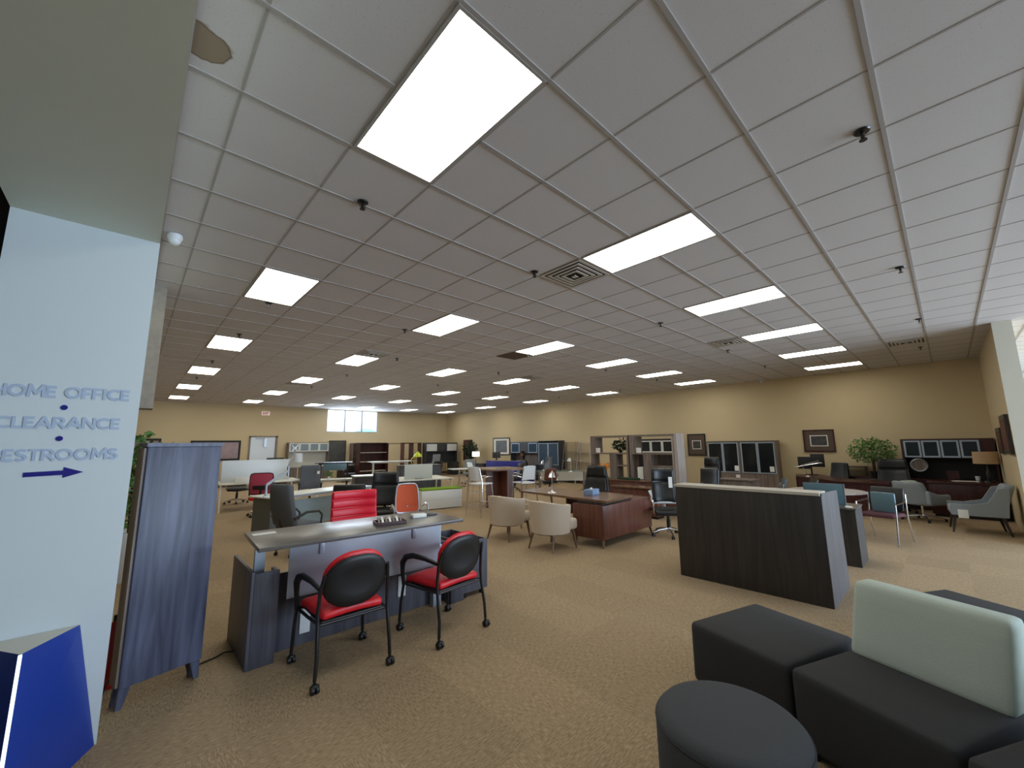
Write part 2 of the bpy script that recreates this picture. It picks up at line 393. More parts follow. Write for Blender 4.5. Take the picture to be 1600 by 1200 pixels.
# hanging beam end beyond the pier
struct('trim_6',M().box(-3,.152,6.41,6.7,2.16,CZ+.006),K['taupebeam'])
sg=thing('directional_sign','silver raised lettering HOME OFFICE, CLEARANCE, RESTROOMS with blue arrow on pale panel','sign',(-.308,3.59,0))
def arc(cx,cy,rx,ry,a0,a1,n=12): return [(cx+rx*math.cos(R(a0+(a1-a0)*i/n)),cy+ry*math.sin(R(a0+(a1-a0)*i/n))) for i in range(n+1)]
GL={'H':(.82,[[(.1,0),(.1,1)],[(.72,0),(.72,1)],[(.1,.5),(.72,.5)]]),'O':(1.1,[arc(.55,.5,.43,.41,0,360,24)]),
'M':(1.08,[[(.1,0),(.16,1),(.54,.25),(.92,1),(.98,0)]]),'E':(.68,[[(.62,.09),(.1,.09),(.1,.91),(.62,.91)],[(.1,.5),(.57,.5)]]),
'F':(.66,[[(.1,0),(.1,.91),(.62,.91)],[(.1,.48),(.57,.48)]]),'I':(.3,[[(.14,0),(.14,1)]]),'C':(.92,[arc(.54,.5,.43,.41,48,312,18)]),
'L':(.62,[[(.1,1),(.1,.09),(.58,.09)]]),'A':(.95,[[(.06,0),(.47,.97),(.88,0)],[(.2,.3),(.74,.3)]]),
'R':(.82,[[(.1,0),(.1,.91),(.42,.91)]+arc(.42,.69,.24,.22,90,-90,8)+[(.1,.47)],[(.42,.47),(.76,0)]]),
'N':(.9,[[(.1,0),(.1,.97),(.78,.03),(.78,1)]]),'S':(.68,[arc(.36,.71,.25,.20,35,250,10)+arc(.34,.29,.26,.20,80,-150,12)]),
'T':(.78,[[(.04,.91),(.74,.91)],[(.39,0),(.39,.91)]]),' ':(.42,[])}
def strokes(text,width,h,z,st=.215):
    tot=sum(GL[c][0] for c in text); k=width/tot; x=-width/2; w=st/2*h
    for c in text:
        m=M()
        for pl in GL[c][1]:
            P=[Vector((x+p[0]*k,z+p[1]*h)) for p in pl]
            for p,q in zip(P,P[1:]):
                d=(q-p).normalized(); nn=Vector((-d.y,d.x))*w
                m.prism([tuple(p-nn),tuple(q-nn),tuple(q+nn),tuple(p+nn)],-.0055-.00012*(len(m.v)//8%9),.0001*(len(m.v)//8%9),'y')
            for p in P[1:-1]:
                m.prism([(p.x+w*math.cos(t*PI/5),p.y+w*math.sin(t*PI/5)) for t in range(10)],-.0052-.00004*(len(m.v)%7),0,'y')
        x+=GL[c][0]*k
        if m.v: m.build('letter',K['letter'],sg,smooth=False)
strokes('HOME OFFICE',.556,.068,1.99); strokes('CLEARANCE',.50,.066,1.81); strokes('RESTROOMS',.51,.066,1.625)
for z in (1.934,1.751): M().cyl((0,-.004,z),(0,0,z),.015,n=20).build('dot',K['navy'],sg)
M().prism([(-.115,1.535),(.035,1.54),(.035,1.522),(.118,1.553),(.035,1.585),(.035,1.566),(-.115,1.561)],-.004,0,'y').build('arrow',K['navy'],sg)
# blue wedge feature at pier foot
wd=thing('accent_plinth','royal blue folded plinth with glowing edge strip at the foot of the sign panel','plinth',(-.30,3.59,0))
A=(.185,-.003,.68);Rg=(0,-.30,.68);B=(-.185,-.003,.68);A0=(.31,-.003,0);R0=(.02,-.56,0);B0=(-.31,-.003,0)
m=M().add([A,Rg,B,A0,R0,B0],[(0,1,4,3),(1,2,5,4),(3,4,5),(0,3,5,2)]); m.build('panel',K['blue'],wd,smooth=False)
M().add([(A[0],A[1],.681),(Rg[0],Rg[1],.681),(B[0],B[1],.681),(A[0],A[1],.672),(Rg[0],Rg[1]+.01,.672),(B[0],B[1],.672)],[(0,1,2),(5,4,3),(0,3,4,1),(1,4,5,2),(2,5,3,0)]).build('top',K['offwhite'],wd,smooth=False)
M().tube([(0,-.303,.68),(.02,-.563,.0)],.007,8).build('light_strip',K['strip'],wd)
# dome cameras
def dome(name,label,loc):
    t=thing(name,label,'camera',loc)
    M().lathe([(.055,0),(.058,-.03),(.05,-.05)],20).build('base',K['whiteplastic'],t)
    M().lathe([(.045,-.05),(.042,-.075),(.028,-.092),(.004,-.098)],20).build('lens_dome',K['whiteplastic'],t)
dome('dome_camera','white dome security camera on the ceiling beside the grey soffit',(.12,4.72,CZ))
dome('dome_camera','tiny dome security camera on the ceiling by the right wall',(14.55,3.9,CZ))
# ================================================================= CEILING FIXTURES
ordn=['nearest','second','third','fourth','fifth','farthest']
rown=['leftmost row','second row from left','third row from left','fourth row from left','fifth row from left','rightmost row']
proto=None
for a in range(6):
    for b in range(6):
        x=gx0+(a*4)*T; y=gy0+(b*6)*T
        if proto is None:
            t=thing('ceiling_light','','ceiling light',(x,y,CZ),0,'flat ceiling light panels')
            M().box(.012,T-.012,.012,.030,-.003,.005).box(.012,T-.012,2*T-.030,2*T-.012,-.003,.005).box(.012,.030,.030,2*T-.030,-.003,.005).box(T-.030,T-.012,.030,2*T-.030,-.003,.005).build('frame',K['tbar'],t)
            M().box(.030,T-.030,.030,2*T-.030,.000,.005).build('diffuser',K['diffuser'],t); proto=t; o=t
        else:
            o=copy_tree(proto); o.location=(x,y,CZ)
        o['label']='glowing rectangular ceiling light panel, %s in the %s'%(ordn[b] if b else 'nearest to the camera',rown[a])
# vents
def vent(i,j,label,proto=[None]):
    x=gx0+i*T;y=gy0+j*T
    if proto[0] is None:
        t=thing('ceiling_vent',label,'vent',(x+T/2,y+T/2,CZ),0,'square ceiling air vents')
        M().box(-.29,.29,-.29,.29,.000,.005).build('backing',K['blackpaint'],t)
        h=.29
        for k in range(5):
            m=M(); a=h-k*.058; b=a-.032
            if b<.03: break
            z0=-.004-k*.004
            for (x0,x1_,y0,y1_) in ((-a,a,-a,-b),(-a,a,b,a),(-a,-b,-b,b),(b,a,-b,b)): m.box(x0,x1_,y0,y1_,z0,z0+.006)
            m.build('louver',K['taupe_paint'],t)
        M().box(-.03,.03,-.03,.03,-.026,-.02).cyl((0,0,-.02),(0,0,.002),.012,n=8).build('center_plate',K['taupe_paint'],t)
        proto[0]=t; return t
    o=copy_tree(proto[0]); o.location=(x+T/2,y+T/2,CZ); o['label']=label; return o
K['taupe_paint']=plain('vent_paint',(196,190,180),.5)
vent(4,2,'square louvred air vent at the end of the second nearest ceiling light')
vent(12,2,'square louvred air vent left of the fourth light along the nearest line')
vent(4,11,'square air vent beyond the first light, ahead of the bright window glow')
vent(12,11,'small dark air vent right of the middle ceiling light')
vent(4,20,'dark air vent at the lower left corner of a distant ceiling light')
vent(16,20,'dark air vent left of a distant light near the right wall')
vent(12,29,'dark air vent beside a far ceiling light right of the window')
vent(8,29,'dark air vent above the left end of the high window')
vent(16.6,-2,'louvred air vent near the right end wall in the shaded ceiling')
solo('ceiling_grille',M().box(.02,T-.02,.02,T-.02,-.002,.005),K['mat'],'plain dark square return grille between two ceiling lights','vent',(gx0+8*T,gy0+8*T,CZ))
# sprinklers
sprs=[(3.24,.15),(1.19,3.05),(3.2,3.05),(6.26,.15),(9.25,.1),(12.1,.18),(6.2,3.05),(1.2,6.2),(3.22,6.15),(4.2,8.35),(1.17,11.25),(1.16,14.1),(1.15,17.05),(1.2,8.28),(4.15,11.15),(4.1,14.0),(6.95,16.7),(7.1,11.2),(7.15,8.25),(10.05,11.1),(6.2,6.15),(9.1,6.1),(11.7,6.0),(12.95,8.1),(12.9,11.0),(9.2,3.05),(11.9,3.08)]
sprs=sorted(sprs,key=lambda p:p[1]); proto=None
slab={}
for k,(x,y) in enumerate(sprs):
    if proto is None:
        t=thing('fire_sprinkler','','sprinkler',(x,y,CZ),0,'ceiling sprinkler heads')
        M().lathe([(.045,0),(.04,-.008),(.02,-.012)],14).build('cover_plate',K['blackmetal'],t)
        M().cyl((0,0,-.01),(0,0,-.045),.011,n=8).tube([(-.018,0,-.02),(-.02,0,-.045),(0,0,-.06)],.004,6).tube([(.018,0,-.02),(.02,0,-.045),(0,0,-.06)],.004,6).lathe([(.022,-.060),(.022,-.064)],10).build('head',K['blackmetal'],t)
        proto=t;o=t
    else: o=copy_tree(proto); o.location=(x,y,CZ)
    ii=round((x-gx0)/T/4-.1); 
    near=min(range(6),key=lambda b:abs(gy0+b*6*T+T-y)); col=min(range(6),key=lambda a:abs(gx0+a*4*T+T/2-x))
    sd='beyond' if y>gy0+near*6*T+T else 'before'; sr='right' if x>gx0+col*4*T+T/2 else 'left'
    lb='dark sprinkler head %s and %s of the %s light in the %s'%(sd,sr,ordn[near],rown[col])
    if lb in slab: lb=lb.replace('dark','small dark')
    slab[lb]=1; o['label']=lb
# ================================================================= CHAIR BUILDERS (local +y is forward)
def star_base(t,r=.31,mat='chrome',z=.09,lift=.42,rot=18,arms=5):
    m=M()
    for k in range(arms):
        a=R(rot)+2*PI*k/arms; d=Vector((math.cos(a),math.sin(a),0))
        m.tube([(d.x*.03,d.y*.03,z+.035),(d.x*r*.6,d.y*r*.6,z+.02),(d.x*r,d.y*r,z-.015)],[.024,.02,.013],8,.8)
    m.lathe([(.035,z-.02),(.035,z+.06)],12)
    m.build('base',K[mat],t)
    M().cyl((0,0,z),(0,0,lift),.026,n=10).lathe([(.035,z+.06),(.035,lift-.1)],12).build('gas_lift',K['black'],t)
    for k in range(arms):
        a=R(rot)+2*PI*k/arms; x,y=math.cos(a)*r,math.sin(a)*r
        m=M()
        for s in (-1,1): m.cyl((x-math.sin(a)*.008*s,y+math.cos(a)*.008*s,.028),(x-math.sin(a)*.026*s,y+math.cos(a)*.026*s,.028),.028,n=12)
        m.cyl((x,y,.03),(x,y,z-.005),.01,n=6); m.build('caster',K['black'],t)
def task_chair(name,label,loc,rz,seat='greyfab',back='greyfab',base='chrome',arm='black',bw=.5,bz0=.5,bz1=1.05,sw=.52,sz=.47,style='plain',armstyle='loop',group=None,recline=.10,headrest=None,shell=None,bt=.07,cat='chair',topscale=.85,bstar=18,tagged=False):
    t=thing(name,label,cat,loc,rz,group)
    star_base(t,mat=base,lift=sz-.07,rot=bstar)
    M().rb(-sw/2,sw/2,-.25,.25,sz-.07,sz+.02,.035,(3,3,1),lambda x,y,z:(x,y,z-.02*max(0,(y-.1)/.15)**2)).build('seat',K[seat],t)
    M().box(-.11,.11,-.13,.13,sz-.10,sz-.07).build('tilt_mechanism',K['black'],t)
    H=bz1-bz0
    def wb(x,y,z):
        v=(z-bz0)/H; k=1-(1-topscale)*max(0,v-.35)/.65
        return (x*k, y-recline*v*1.0+.05*(2*x/bw)**2-.025*math.sin(v*PI), z)
    if style=='mesh' :
        f=M()
        pts=[]
        n=24
        for i in range(n):
            a=2*PI*i/n; cx,cz=math.cos(a),math.sin(a)
            sx=math.copysign(abs(cx)**.32,cx)*bw/2; szz=(math.copysign(abs(cz)**.32,cz)*.5+.5)*H+bz0
            pts.append(wb(sx,-.27,szz))
        f.tube(pts,.013,6,closed=True); f.build('back_frame',K[shell or 'black'],t)
        M().sheet(lambda u,v:wb((u-.5)*bw*.96,-.27,bz0+.01+v*(H-.02)),8,8,.006).build('mesh_back',K[back],t)
        M().sheet(lambda u,v:wb((u-.5)*bw*.7,-.29,bz0+.12+v*.1),6,2,.02).build('lumbar_support',K[shell or 'black'],t)
    elif style=='ribbed':
        o=M().rb(-bw/2,bw/2,-.29,-.25,bz0,bz1,.02,(6,1,14),wb).build('backrest',K[back],t)
        n=5
        for k in range(n):
            a=bz0+H*k/n+.006; b=bz0+H*(k+1)/n-.006
            M().rb(-bw/2+.012,bw/2-.012,-.262,-.225,a,b,.018,(6,1,1),wb).build('rib_cushion',K[back],t)
    else:
        M().rb(-bw/2,bw/2,-.29-bt/2,-.29+bt/2+.02,bz0,bz1,.035,(6,1,7),wb).build('backrest',K[back],t)
        if style=='pillow':
            M().rb(-bw/2*.93,bw/2*.93,-.27,-.19,bz1-.24,bz1-.01,.04,(6,1,3),wb).build('head_pillow',K[back],t)
            M().rb(-bw/2*.85,bw/2*.85,-.27,-.205,bz0+.02,bz1-.26,.03,(6,1,4),wb).build('back_cushion',K[back],t)
    if headrest:
        M().rb(-.17,.17,-.36,-.28,bz1-.01,bz1+.16,.035,(3,1,2),lambda x,y,z:(x,y+.1*(x/.17)**2*.4-recline*.8,z)).build('headrest',K[headrest],t)
    M().tube([(0,-.1,sz-.08),(0,-.28,sz-.07),(0,-.33,sz+.05),(0,-.33,bz0+.12)],.022,8,1.6).build('back_bracket',K['black'] if not shell else K[shell],t)
    for s in (-1,1):
        x=s*(sw/2+.02)
        if armstyle=='loop':
            M().tube([(s*.2,.08,sz-.08),(x,.09,sz-.04),(x+.01*s,.15,sz+.12),(x+.015*s,.10,sz+.2),(x+.01*s,-.08,sz+.215),(x-.02*s,-.29,sz+.18)],[.014,.014,.014,.017,.017,.014],8,1.3).build('armrest',K[arm],t)
        elif armstyle=='t':
            m=M().tube([(s*.18,-.02,sz-.08),(x,-.02,sz-.06),(x,-.02,sz+.19)],.016,8,1.5); m.rb(x-.04,x+.04,-.15,.13,sz+.185,sz+.215,.013,1); m.build('armrest',K[arm],t)
        elif armstyle=='sled':
            M().tube([(x,-.30,sz+.12),(x+.01*s,-.1,sz+.2),(x+.01*s,.12,sz+.19),(x,.19,sz+.12),(x,.17,sz-.04),(s*.2,.1,sz-.08)],.013,8,1.8).build('armrest',K[arm],t)
    if tagged:
        M().box(tagged[0]-.035,tagged[0]+.035,-.205,-.200,tagged[1],tagged[1]+tagged[2]).build('price_tag',K['paper'],t)
    return t
# ---------------- red guest chairs
def guest_chair(label,loc,rz):
    t=thing('guest_chair',label,'chair',loc,rz,'red guest chairs at the standing desk')
    M().rb(-.25,.25,-.24,.26,.425,.49,.032,(5,5,1),lambda x,y,z:(x*(1-.08*max(0,-y/.25)),y,z+.012*math.cos(x*6)-.03*max(0,(y-.12)/.14)**2)).build('seat',K['redvinyl'],t)
    M().rb(-.235,.235,-.23,.24,.405,.43,.01,1).build('seat_pan',K['black'],t)
    def oval(off,th,w,h,zc):
        m=M(); n=28; rings=[]
        prof=[(0,.5),(.5,.5),(.8,.48),(.95,.3),(1,0),(.95,-.3),(.8,-.48),(.5,-.5),(0,-.5)]
        vs=[];fs=[]
        for k,(q,d) in enumerate(prof[1:-1]):
            for i in range(n):
                a=2*PI*i/n; x=math.cos(a)*w*q; z=math.sin(a)*h*q
                ex=1+.06*abs(math.sin(2*a)); x*=ex; z*=ex
                y=-.245+off+d*th+.09*(x/w)**2*w*1.6-.16*(z+.1)
                vs.append((x,y,zc+z))
        m_=len(prof)-2
        for k in range(m_-1):
            for i in range(n): fs.append((k*n+i,k*n+(i+1)%n,(k+1)*n+(i+1)%n,(k+1)*n+i))
        vs.append((0,-.245+off+th*.5+.016,zc)); vs.append((0,-.245+off-th*.5+.016,zc))
        for i in range(n): fs.append((len(vs)-2,(i+1)%n,i)); fs.append((len(vs)-1,(m_-1)*n+i,(m_-1)*n+(i+1)%n))
        return m.add(vs,fs)
    oval(.02,.06,.238,.20,.695).build('back_cushion',K['redvinyl'],t)
    oval(-.022,.03,.238,.188,.68).build('back_shell',K['black'],t)
    for s in (-1,1):
        x=s*.262
        M().tube([(s*.275,-.29,.075),(s*.268,-.285,.2),(x,-.25,.38),(x,-.235,.5),(s*.255,-.25,.66),(s*.238,-.28,.76)],.0135,10).build('rear_leg',K['blackmetal'],t)
        M().tube([(s*.285,.275,.075),(s*.278,.27,.25),(x+.01*s,.24,.42)],.0135,10).build('front_leg',K['blackmetal'],t)
        M().tube([(x+.01*s,.24,.40),(x+.015*s,.262,.52),(x+.02*s,.255,.60),(x+.02*s,.20,.655),(x+.015*s,.1,.68),(x,-.06,.675),(x-.005*s,-.24,.655)],[.014,.015,.02,.022,.022,.019,.014],10,1.35).build('armrest',K['black'],t)
        M().tube([(s*.25,-.25,.415),(x,0,.41),(x+.008*s,.24,.41)],.011,8).build('side_rail',K['blackmetal'],t)
    M().tube([(-.262,-.235,.41),(0,-.225,.405),(.262,-.235,.41)],.012,8).tube([(-.27,.235,.41),(0,.24,.405),(.27,.235,.41)],.012,8).build('cross_rail',K['blackmetal'],t)
    for (x,y) in ((-.275,-.29),(.275,-.29),(-.285,.275),(.285,.275)):
        m=M()
        for q in (-1,1): m.cyl((x+.006*q,y-.012,.028),(x+.026*q,y-.012,.028),.028,n=14)
        m.rb(x-.02,x+.02,y-.03,y+.012,.03,.062,.012,1); m.cyl((x,y,.05),(x,y,.08),.01,n=8); m.build('caster',K['black'],t)
    return t
guest_chair('red and black wheeled guest chair, the nearer to the camera, left of the pair',(1.362,3.50,0),-1)
guest_chair('red and black wheeled guest chair, right of the pair before the standing desk',(2.285,3.457,0),6)
# ---------------- standing desk with enclosure
sd=thing('standing_desk','taupe topped standing desk with frosted front panel and grey wood panel surround','desk',(0,0,0))
tr=rotz(R(-3.2),1.70,4.00)
m=M(); m.t=tr; m.rb(-.905,.905,-.41,.385,.905,.935,.004,0); m.build('desktop',K['desktop'],sd)
for s in (-1,1):
    m=M(); m.t=tr; m.box(s*.83-.045,s*.83+.045,-.02,.06,.0,.62).box(s*.83-.037,s*.83+.037,-.012,.052,.6,.905).box(s*.84-.04,s*.84+.04,-.02,.5,.0,.03).box(s*.86-.03,s*.86+.03,-.3,.3,.88,.905); m.build('lift_leg',K['silver'],sd)
m=M(); m.t=tr; m.box(-.82,.82,-.07,-.03,.85,.90); m.build('crossbar',K['alu'],sd)
m=M(); m.t=tr; m.rb(-.65,.76,-.185,-.173,.46,.87,.004,0); fr=m.build('privacy_panel',K['frost'],sd)
for x in (-.4,.46):
    m=M(); m.t=tr; m.rb(x-.022,x+.022,-.200,-.17,.77,.905,.01,0); m.build('clip',K['silver'],sd)
en=sd
M().rb(.785,.810,3.87,4.62,0,.715,.003,0).build('side_panel',K['greywood2'],en)
M().rb(.810,.985,3.87,3.895,0,.70,.003,0).build('front_panel',K['greywood2'],en)
M().box(.985,2.66,4.02,4.045,0.01,.63).build('front_panel',K['greywood2'],en)
M().rb(2.66,2.83,3.87,3.895,0,.62,.003,0).build('front_panel',K['greywood2'],en)
M().box(.960,.985,3.895,4.045,0,.69).box(2.66,2.685,3.895,4.045,0,.62).build('return_panel',K['greywood2'],en)
for (x,z) in ((2.11,.17),(1.2,.10)): M().rb(x,x+.085,4.008,4.02,z,z+.2,.004,0).build('outlet_plate',K['whiteplastic'],en)
cz=thing('storage_pedestal','low grey wood pedestal with black top tray at the standing desk right end','cabinet',(0,0,0))
M().box(2.83,3.17,3.88,3.90,.06,.60).box(3.15,3.17,3.90,4.62,.06,.60).box(2.83,2.85,3.90,4.62,.06,.60).box(2.85,3.15,4.6,4.62,.06,.6).box(2.85,3.15,3.9,4.6,.06,.08).build('body',K['greywood2'],cz)
M().box(2.86,3.14,3.91,4.59,.42,.52).build('tray',K['black'],cz)
for x,y in ((2.88,3.93),(3.12,3.93),(2.88,4.57),(3.12,4.57)): M().cyl((x,y,0),(x,y,.06),.025,n=10).build('foot',K['black'],cz)
# items on the desk
tr_=thing('desk_tray','burgundy tray on the standing desk filled with folded samples','tray',(1.92,3.86,.9355),-12)
M().box(-.14,.14,-.09,.09,0,.006).box(-.14,.14,-.09,-.084,0,.03).box(-.14,.14,.084,.09,0,.03).box(-.14,-.134,-.09,.09,0,.03).box(.134,.14,-.09,.09,0,.03).build('tray',K['mahog'],tr_)
for k in range(7):
    x=-.11+k*.035
    solo('sample_strip',M().tube([(-.004,-.07,.012),(0,-.02,.045),(.01,.04,.05),(.03,.08,.02)],.009,6,2),K['paper'] if k%2 else K['taupe'],'curled %s sample strip standing in the desk tray'%('white' if k%2 else 'brown'),'sample',(1.92+x*.97,3.86-x*.2,.9355),-12,'sample strips in the desk tray')
solo('white_box',M().rb(-.075,.075,-.05,.05,0,.035,.004,0),K['paper'],'small flat white box near the back edge of the standing desk','box',(2.30,3.97,.9355),-10)
solo('card_holder',M().rb(-.06,.06,-.035,.035,0,.018,.003,0),K['espresso'],'dark low card holder right of the white box','card holder',(2.47,4.0,.9355),-8)
solo('price_card',M().box(-.09,.09,-.05,.05,0,.002),K['paper'],'white price card lying on the left end of the standing desk','price card',(.93,4.24,.9355),-3)
wl=thing('table_lamp','small white cylinder shaded lamp at the right end of the white bench desk','lamp',(3.66,13.3,.7405))
M().lathe([(.08,0),(.075,.02),(.012,.03),(.012,.55)],16).build('base',K['whiteplastic'] if 'whiteplastic' in K else K['white'],wl)
M().lathe([(.11,.52),(.11,.78),(.10,.78),(.10,.52)],20).build('lamp_shade',K['whiteplastic'],wl)
solo('cable_loop',M().tube([(.0,4.05,.01),(.03,4.08,.12),(.06,4.14,.15),(.09,4.2,.06),(.08,4.25,.01)],.007,6),K['black'],'black cable loop on the carpet behind the tall cabinet','cord')
solo('power_cord',M().tube([(.79,4.3,.012),(.72,4.33,.01),(.66,4.28,.01),(.57,4.25,.01),(.5,4.2,.01)],.006,6),K['black'],'black power cord running from the desk side to the tall cabinet','cord')
# ---------------- tall cabinet
tc=thing('tall_cabinet','tall blue-grey wood storage cabinet on short legs beside the sign pier','cabinet',(.32,3.965,0),16)
M().rb(-.235,.225,-.0,.13,.13,1.70,.004,0).build('body',K['greywood'],tc)
M().box(-.245,.235,-.01,.14,1.70,1.727).build('top',K['greywood'],tc)
M().box(-.25,-.236,.02,.13,.14,1.69).build('side_trim',K['taupe'],tc)
for (x,y) in ((-.20,.03),(.19,.03),(-.20,.11),(.19,.11)):
    s=-1 if x<0 else 1
    M().prism([(x-.03,.13),(x+.03,.13),(x+.012+.02*s,0),(x-.018+.02*s,0)],y-.015,y+.015,'y').build('leg',K['greywood'],tc)
fe=thing('fire_extinguisher','red fire extinguisher in the gap behind the tall cabinet','fire extinguisher',(.05,4.36,0))
M().lathe([(.06,0),(.065,.02),(.065,.36),(.04,.42),(.02,.44)],16).build('tank',K['fireext'],fe)
M().tube([(0,0,.44),(.03,0,.47),(.08,0,.42),(.09,-.02,.25)],.01,6).box(-.02,.05,-.01,.01,.44,.48).build('hose',K['black'],fe)
# ---------------- plants
def leaves(n,c,rad,size,seed=1,flat=.8):
    rn=random.Random(seed); m=M()
    for _ in range(n):
        while True:
            p=Vector((rn.uniform(-1,1),rn.uniform(-1,1),rn.uniform(-1,1)))
            if .25<p.length<1: break
        p=Vector((c[0]+p.x*rad[0],c[1]+p.y*rad[1],c[2]+p.z*rad[2]))
        d=Vector((rn.gauss(0,1),rn.gauss(0,1),rn.gauss(-.2,.6))).normalized(); s=d.orthogonal().normalized()
        s=(Matrix.Rotation(rn.uniform(0,6.28),3,d)@s); L=size*rn.uniform(.7,1.3); W=L*.28; nn=d.cross(s)*.15*L
        m.add([p,p+d*L*.35+s*W+nn*.6,p+d*L,p+d*L*.35-s*W+nn*.6,p+d*L*.4],[(0,1,4),(1,2,4),(2,3,4),(3,0,4)])
    return m
def plant(name,label,loc,h,rad,n,size,mat='leaf',pot='whiteplastic',potr=.14,poth=.26,seed=1,trunk=True):
    t=thing(name,label,'plant',loc)
    M().lathe([(potr*.8,0),(potr,poth),(potr*1.03,poth),(potr*.9,poth-.02),(potr*.88,poth-.04)],20).build('pot',K[pot],t)
    m=M()
    for k in range(3 if trunk else 1):
        a=2.1*k; m.tube([(0.02*math.cos(a),.02*math.sin(a),poth-.06),(.03*math.cos(a+1),.03*math.sin(a+1),(poth+h)/2-.1),(rad[0]*.4*math.cos(a),rad[1]*.4*math.sin(a),h-rad[2]*.7)],[.018,.014,.006],6)
    m.build('stem',K['bark'],t)
    leaves(n,(0,0,h-rad[2]),rad,size,seed).build('foliage',K[mat],t,smooth=False)
    return t
plant('potted_tree','tall leafy indoor tree in a white pot behind the sign pier',(.10,7.6,0),1.98,(.40,.40,.66),520,.12,'leaf','whiteplastic',.2,.62,3)
# ---------------- sofa group (local frame)
sf_e=R(-16.9)
def sofa_seat(name,label,u0,u1,back,ang=0,depth=.74,loc=None):
    t=thing(name,label,'sofa' if back else 'ottoman',(2.80,.77,0) if loc is None else loc,math.degrees(sf_e)+ang-90+90)
    # local x: depth direction, local -y: along the row
    M().rb(0.005,depth,-u1+.004,-u0-.004,.05,.425,.035,(3,3,1),lambda x,y,z:(x,y,z+(.008 if z>.4 else 0))).build('seat',K['sofafab'],t)
    for x in (.06,depth-.06):
        for y in (-u1+.07,-u0-.07): M().cyl((x,y,0),(x,y,.055),.02,n=10).build('foot',K['black'],t)
    if back:
        M().rb(.53,.68,-u1+.006,-u0-.025,.42,.82,.032,(2,5,4),lambda x,y,z:(x+.09*(z-.42)/.4-(.03 if x<.6 else 0)*(1-(z-.42)/.4),y,z)).build('backrest',K['sagefab'],t)
        M().box(.74,.80,-u1+.05,-u0-.1,.15,.62).build('back_support',K['black'],t)
    return t
sofa_seat('sofa_ottoman','square charcoal ottoman module at the left end of the modular sofa',-.68,0,False)
sofa_seat('modular_sofa','charcoal sofa module with pale sage backrest beside the square ottoman',0,.70,True,-5)
sofa_seat('modular_sofa','charcoal sofa module with sage backrest cut off by the right picture edge',0,.72,True,-11,loc=(2.80-.374*.705,.77-.927*.705,0))
rd=thing('round_ottoman','round charcoal drum ottoman in the right foreground','ottoman',(2.14,.85,0))
M().lathe([(.28,.0),(.31,.01),(.322,.05),(.325,.38),(.318,.40),(.30,.418),(.26,.428),(.02,.432)],56).build('cushion',K['darkgreyfab'],rd)
M().tube([(math.cos(a*PI/24)*.3235,math.sin(a*PI/24)*.3235,.386) for a in range(48)],.004,6,closed=True).build('piping',K['sofafab'],rd)
bk=thing('upholstered_bench','low charcoal bench seat behind the sage sofa back','bench',(4.66,.0,0),-30)
M().rb(-.45,.35,-.55,.4,.1,.43,.03,1).build('seat',K['sofafab'],bk)
for x in(-.4,.3):
    for y in (-.5,.35): M().cyl((x,y,0),(x,y,.1),.02).build('foot',K['black'],bk)
# ---------------- dark reception desk
rc=thing('reception_desk','dark charcoal wood reception desk with pale counter strip','reception desk',(0,0,0))
M().rb(5.32,5.345,.985,2.57,0,1.11,.002,0).build('front_panel',K['darkchar'],rc)
M().box(5.31,5.62,1.0,2.585,1.11,1.14).build('counter_top',K['stone'],rc)
M().prism([(5.347,0),(6.26,0),(6.18,1.10),(5.347,1.135)],.985,1.01,'y').build('side_panel',K['charlitside'],rc)
M().prism([(5.347,0),(6.26,0),(6.18,1.10),(5.347,1.10)],2.545,2.57,'y').build('side_panel',K['darkchar'],rc)
M().box(5.345,6.2,1.01,2.545,.72,.75).build('work_surface',K['darkchar'],rc)
rr=thing('return_desk','dark wood desk return with taupe top behind the reception desk','desk',(0,0,0))
M().box(7.26,7.85,.985,2.1,0,.745).build('body',K['darkchar'],rr)
M().box(7.25,7.87,.975,2.11,.745,.765).build('top',K['desktop'],rr)
solo('price_card',M().box(-.07,.07,-.04,.04,0,.004),K['paper'],'white price cards on the dark desk return at right','price card',(7.42,1.07,.7655),10)
sc_=thing('privacy_screen','teal grey privacy screen with silver end clamped on the dark return','screen',(0,0,0))
M().rb(7.585,7.605,1.13,1.62,.766,1.06,.004,0).build('panel',K['tealscreen'],sc_)
M().box(7.583,7.607,1.118,1.13,.766,1.06).build('edge_trim',K['alu'],sc_)
# ---------------- walnut L desk, club chairs
wk=thing('walnut_desk','walnut executive L desk with angled feet in the middle of the room','desk',(0,0,0))
M().add([(5.775,3.97,.715),(6.80,4.10,.715),(6.93,6.27,.715),(5.96,6.25,.715),(5.775,3.97,.75),(6.80,4.10,.75),(6.93,6.27,.75),(5.96,6.25,.75)],[(0,3,2,1),(4,5,6,7),(0,1,5,4),(1,2,6,5),(2,3,7,6),(3,0,4,7)]).build('desktop',K['walnuttop'],wk)
m=M(); m.t=rotz(R(1),5.72,4.02); m.rb(0,1.62,0,.62,.13,.67,.004,0); m.build('pedestal',K['walnut'],wk)
m=M(); m.t=rotz(R(1),5.72,4.02); m.box(.06,1.0,.05,.57,.67,.715); m.build('riser',K['espresso'],wk)
for (x,y,s) in ((5.75,4.05,-1),(7.30,4.08,1),(5.75,4.6,-1),(7.30,4.62,1),(6.0,6.2,-1),(6.88,6.2,1)):
    z1=.13 if y<5 else .715
    M().tube([(x,y,z1),(x+.04*s*(1 if y<5 else 1.5),y-.02,0)],[.025,.014],8).build('leg',K['walnutleg'],wk)
M().rb(6.25,6.6,5.2,5.24,.35,.715,.004,0).build('modesty_panel',K['walnut'],wk)
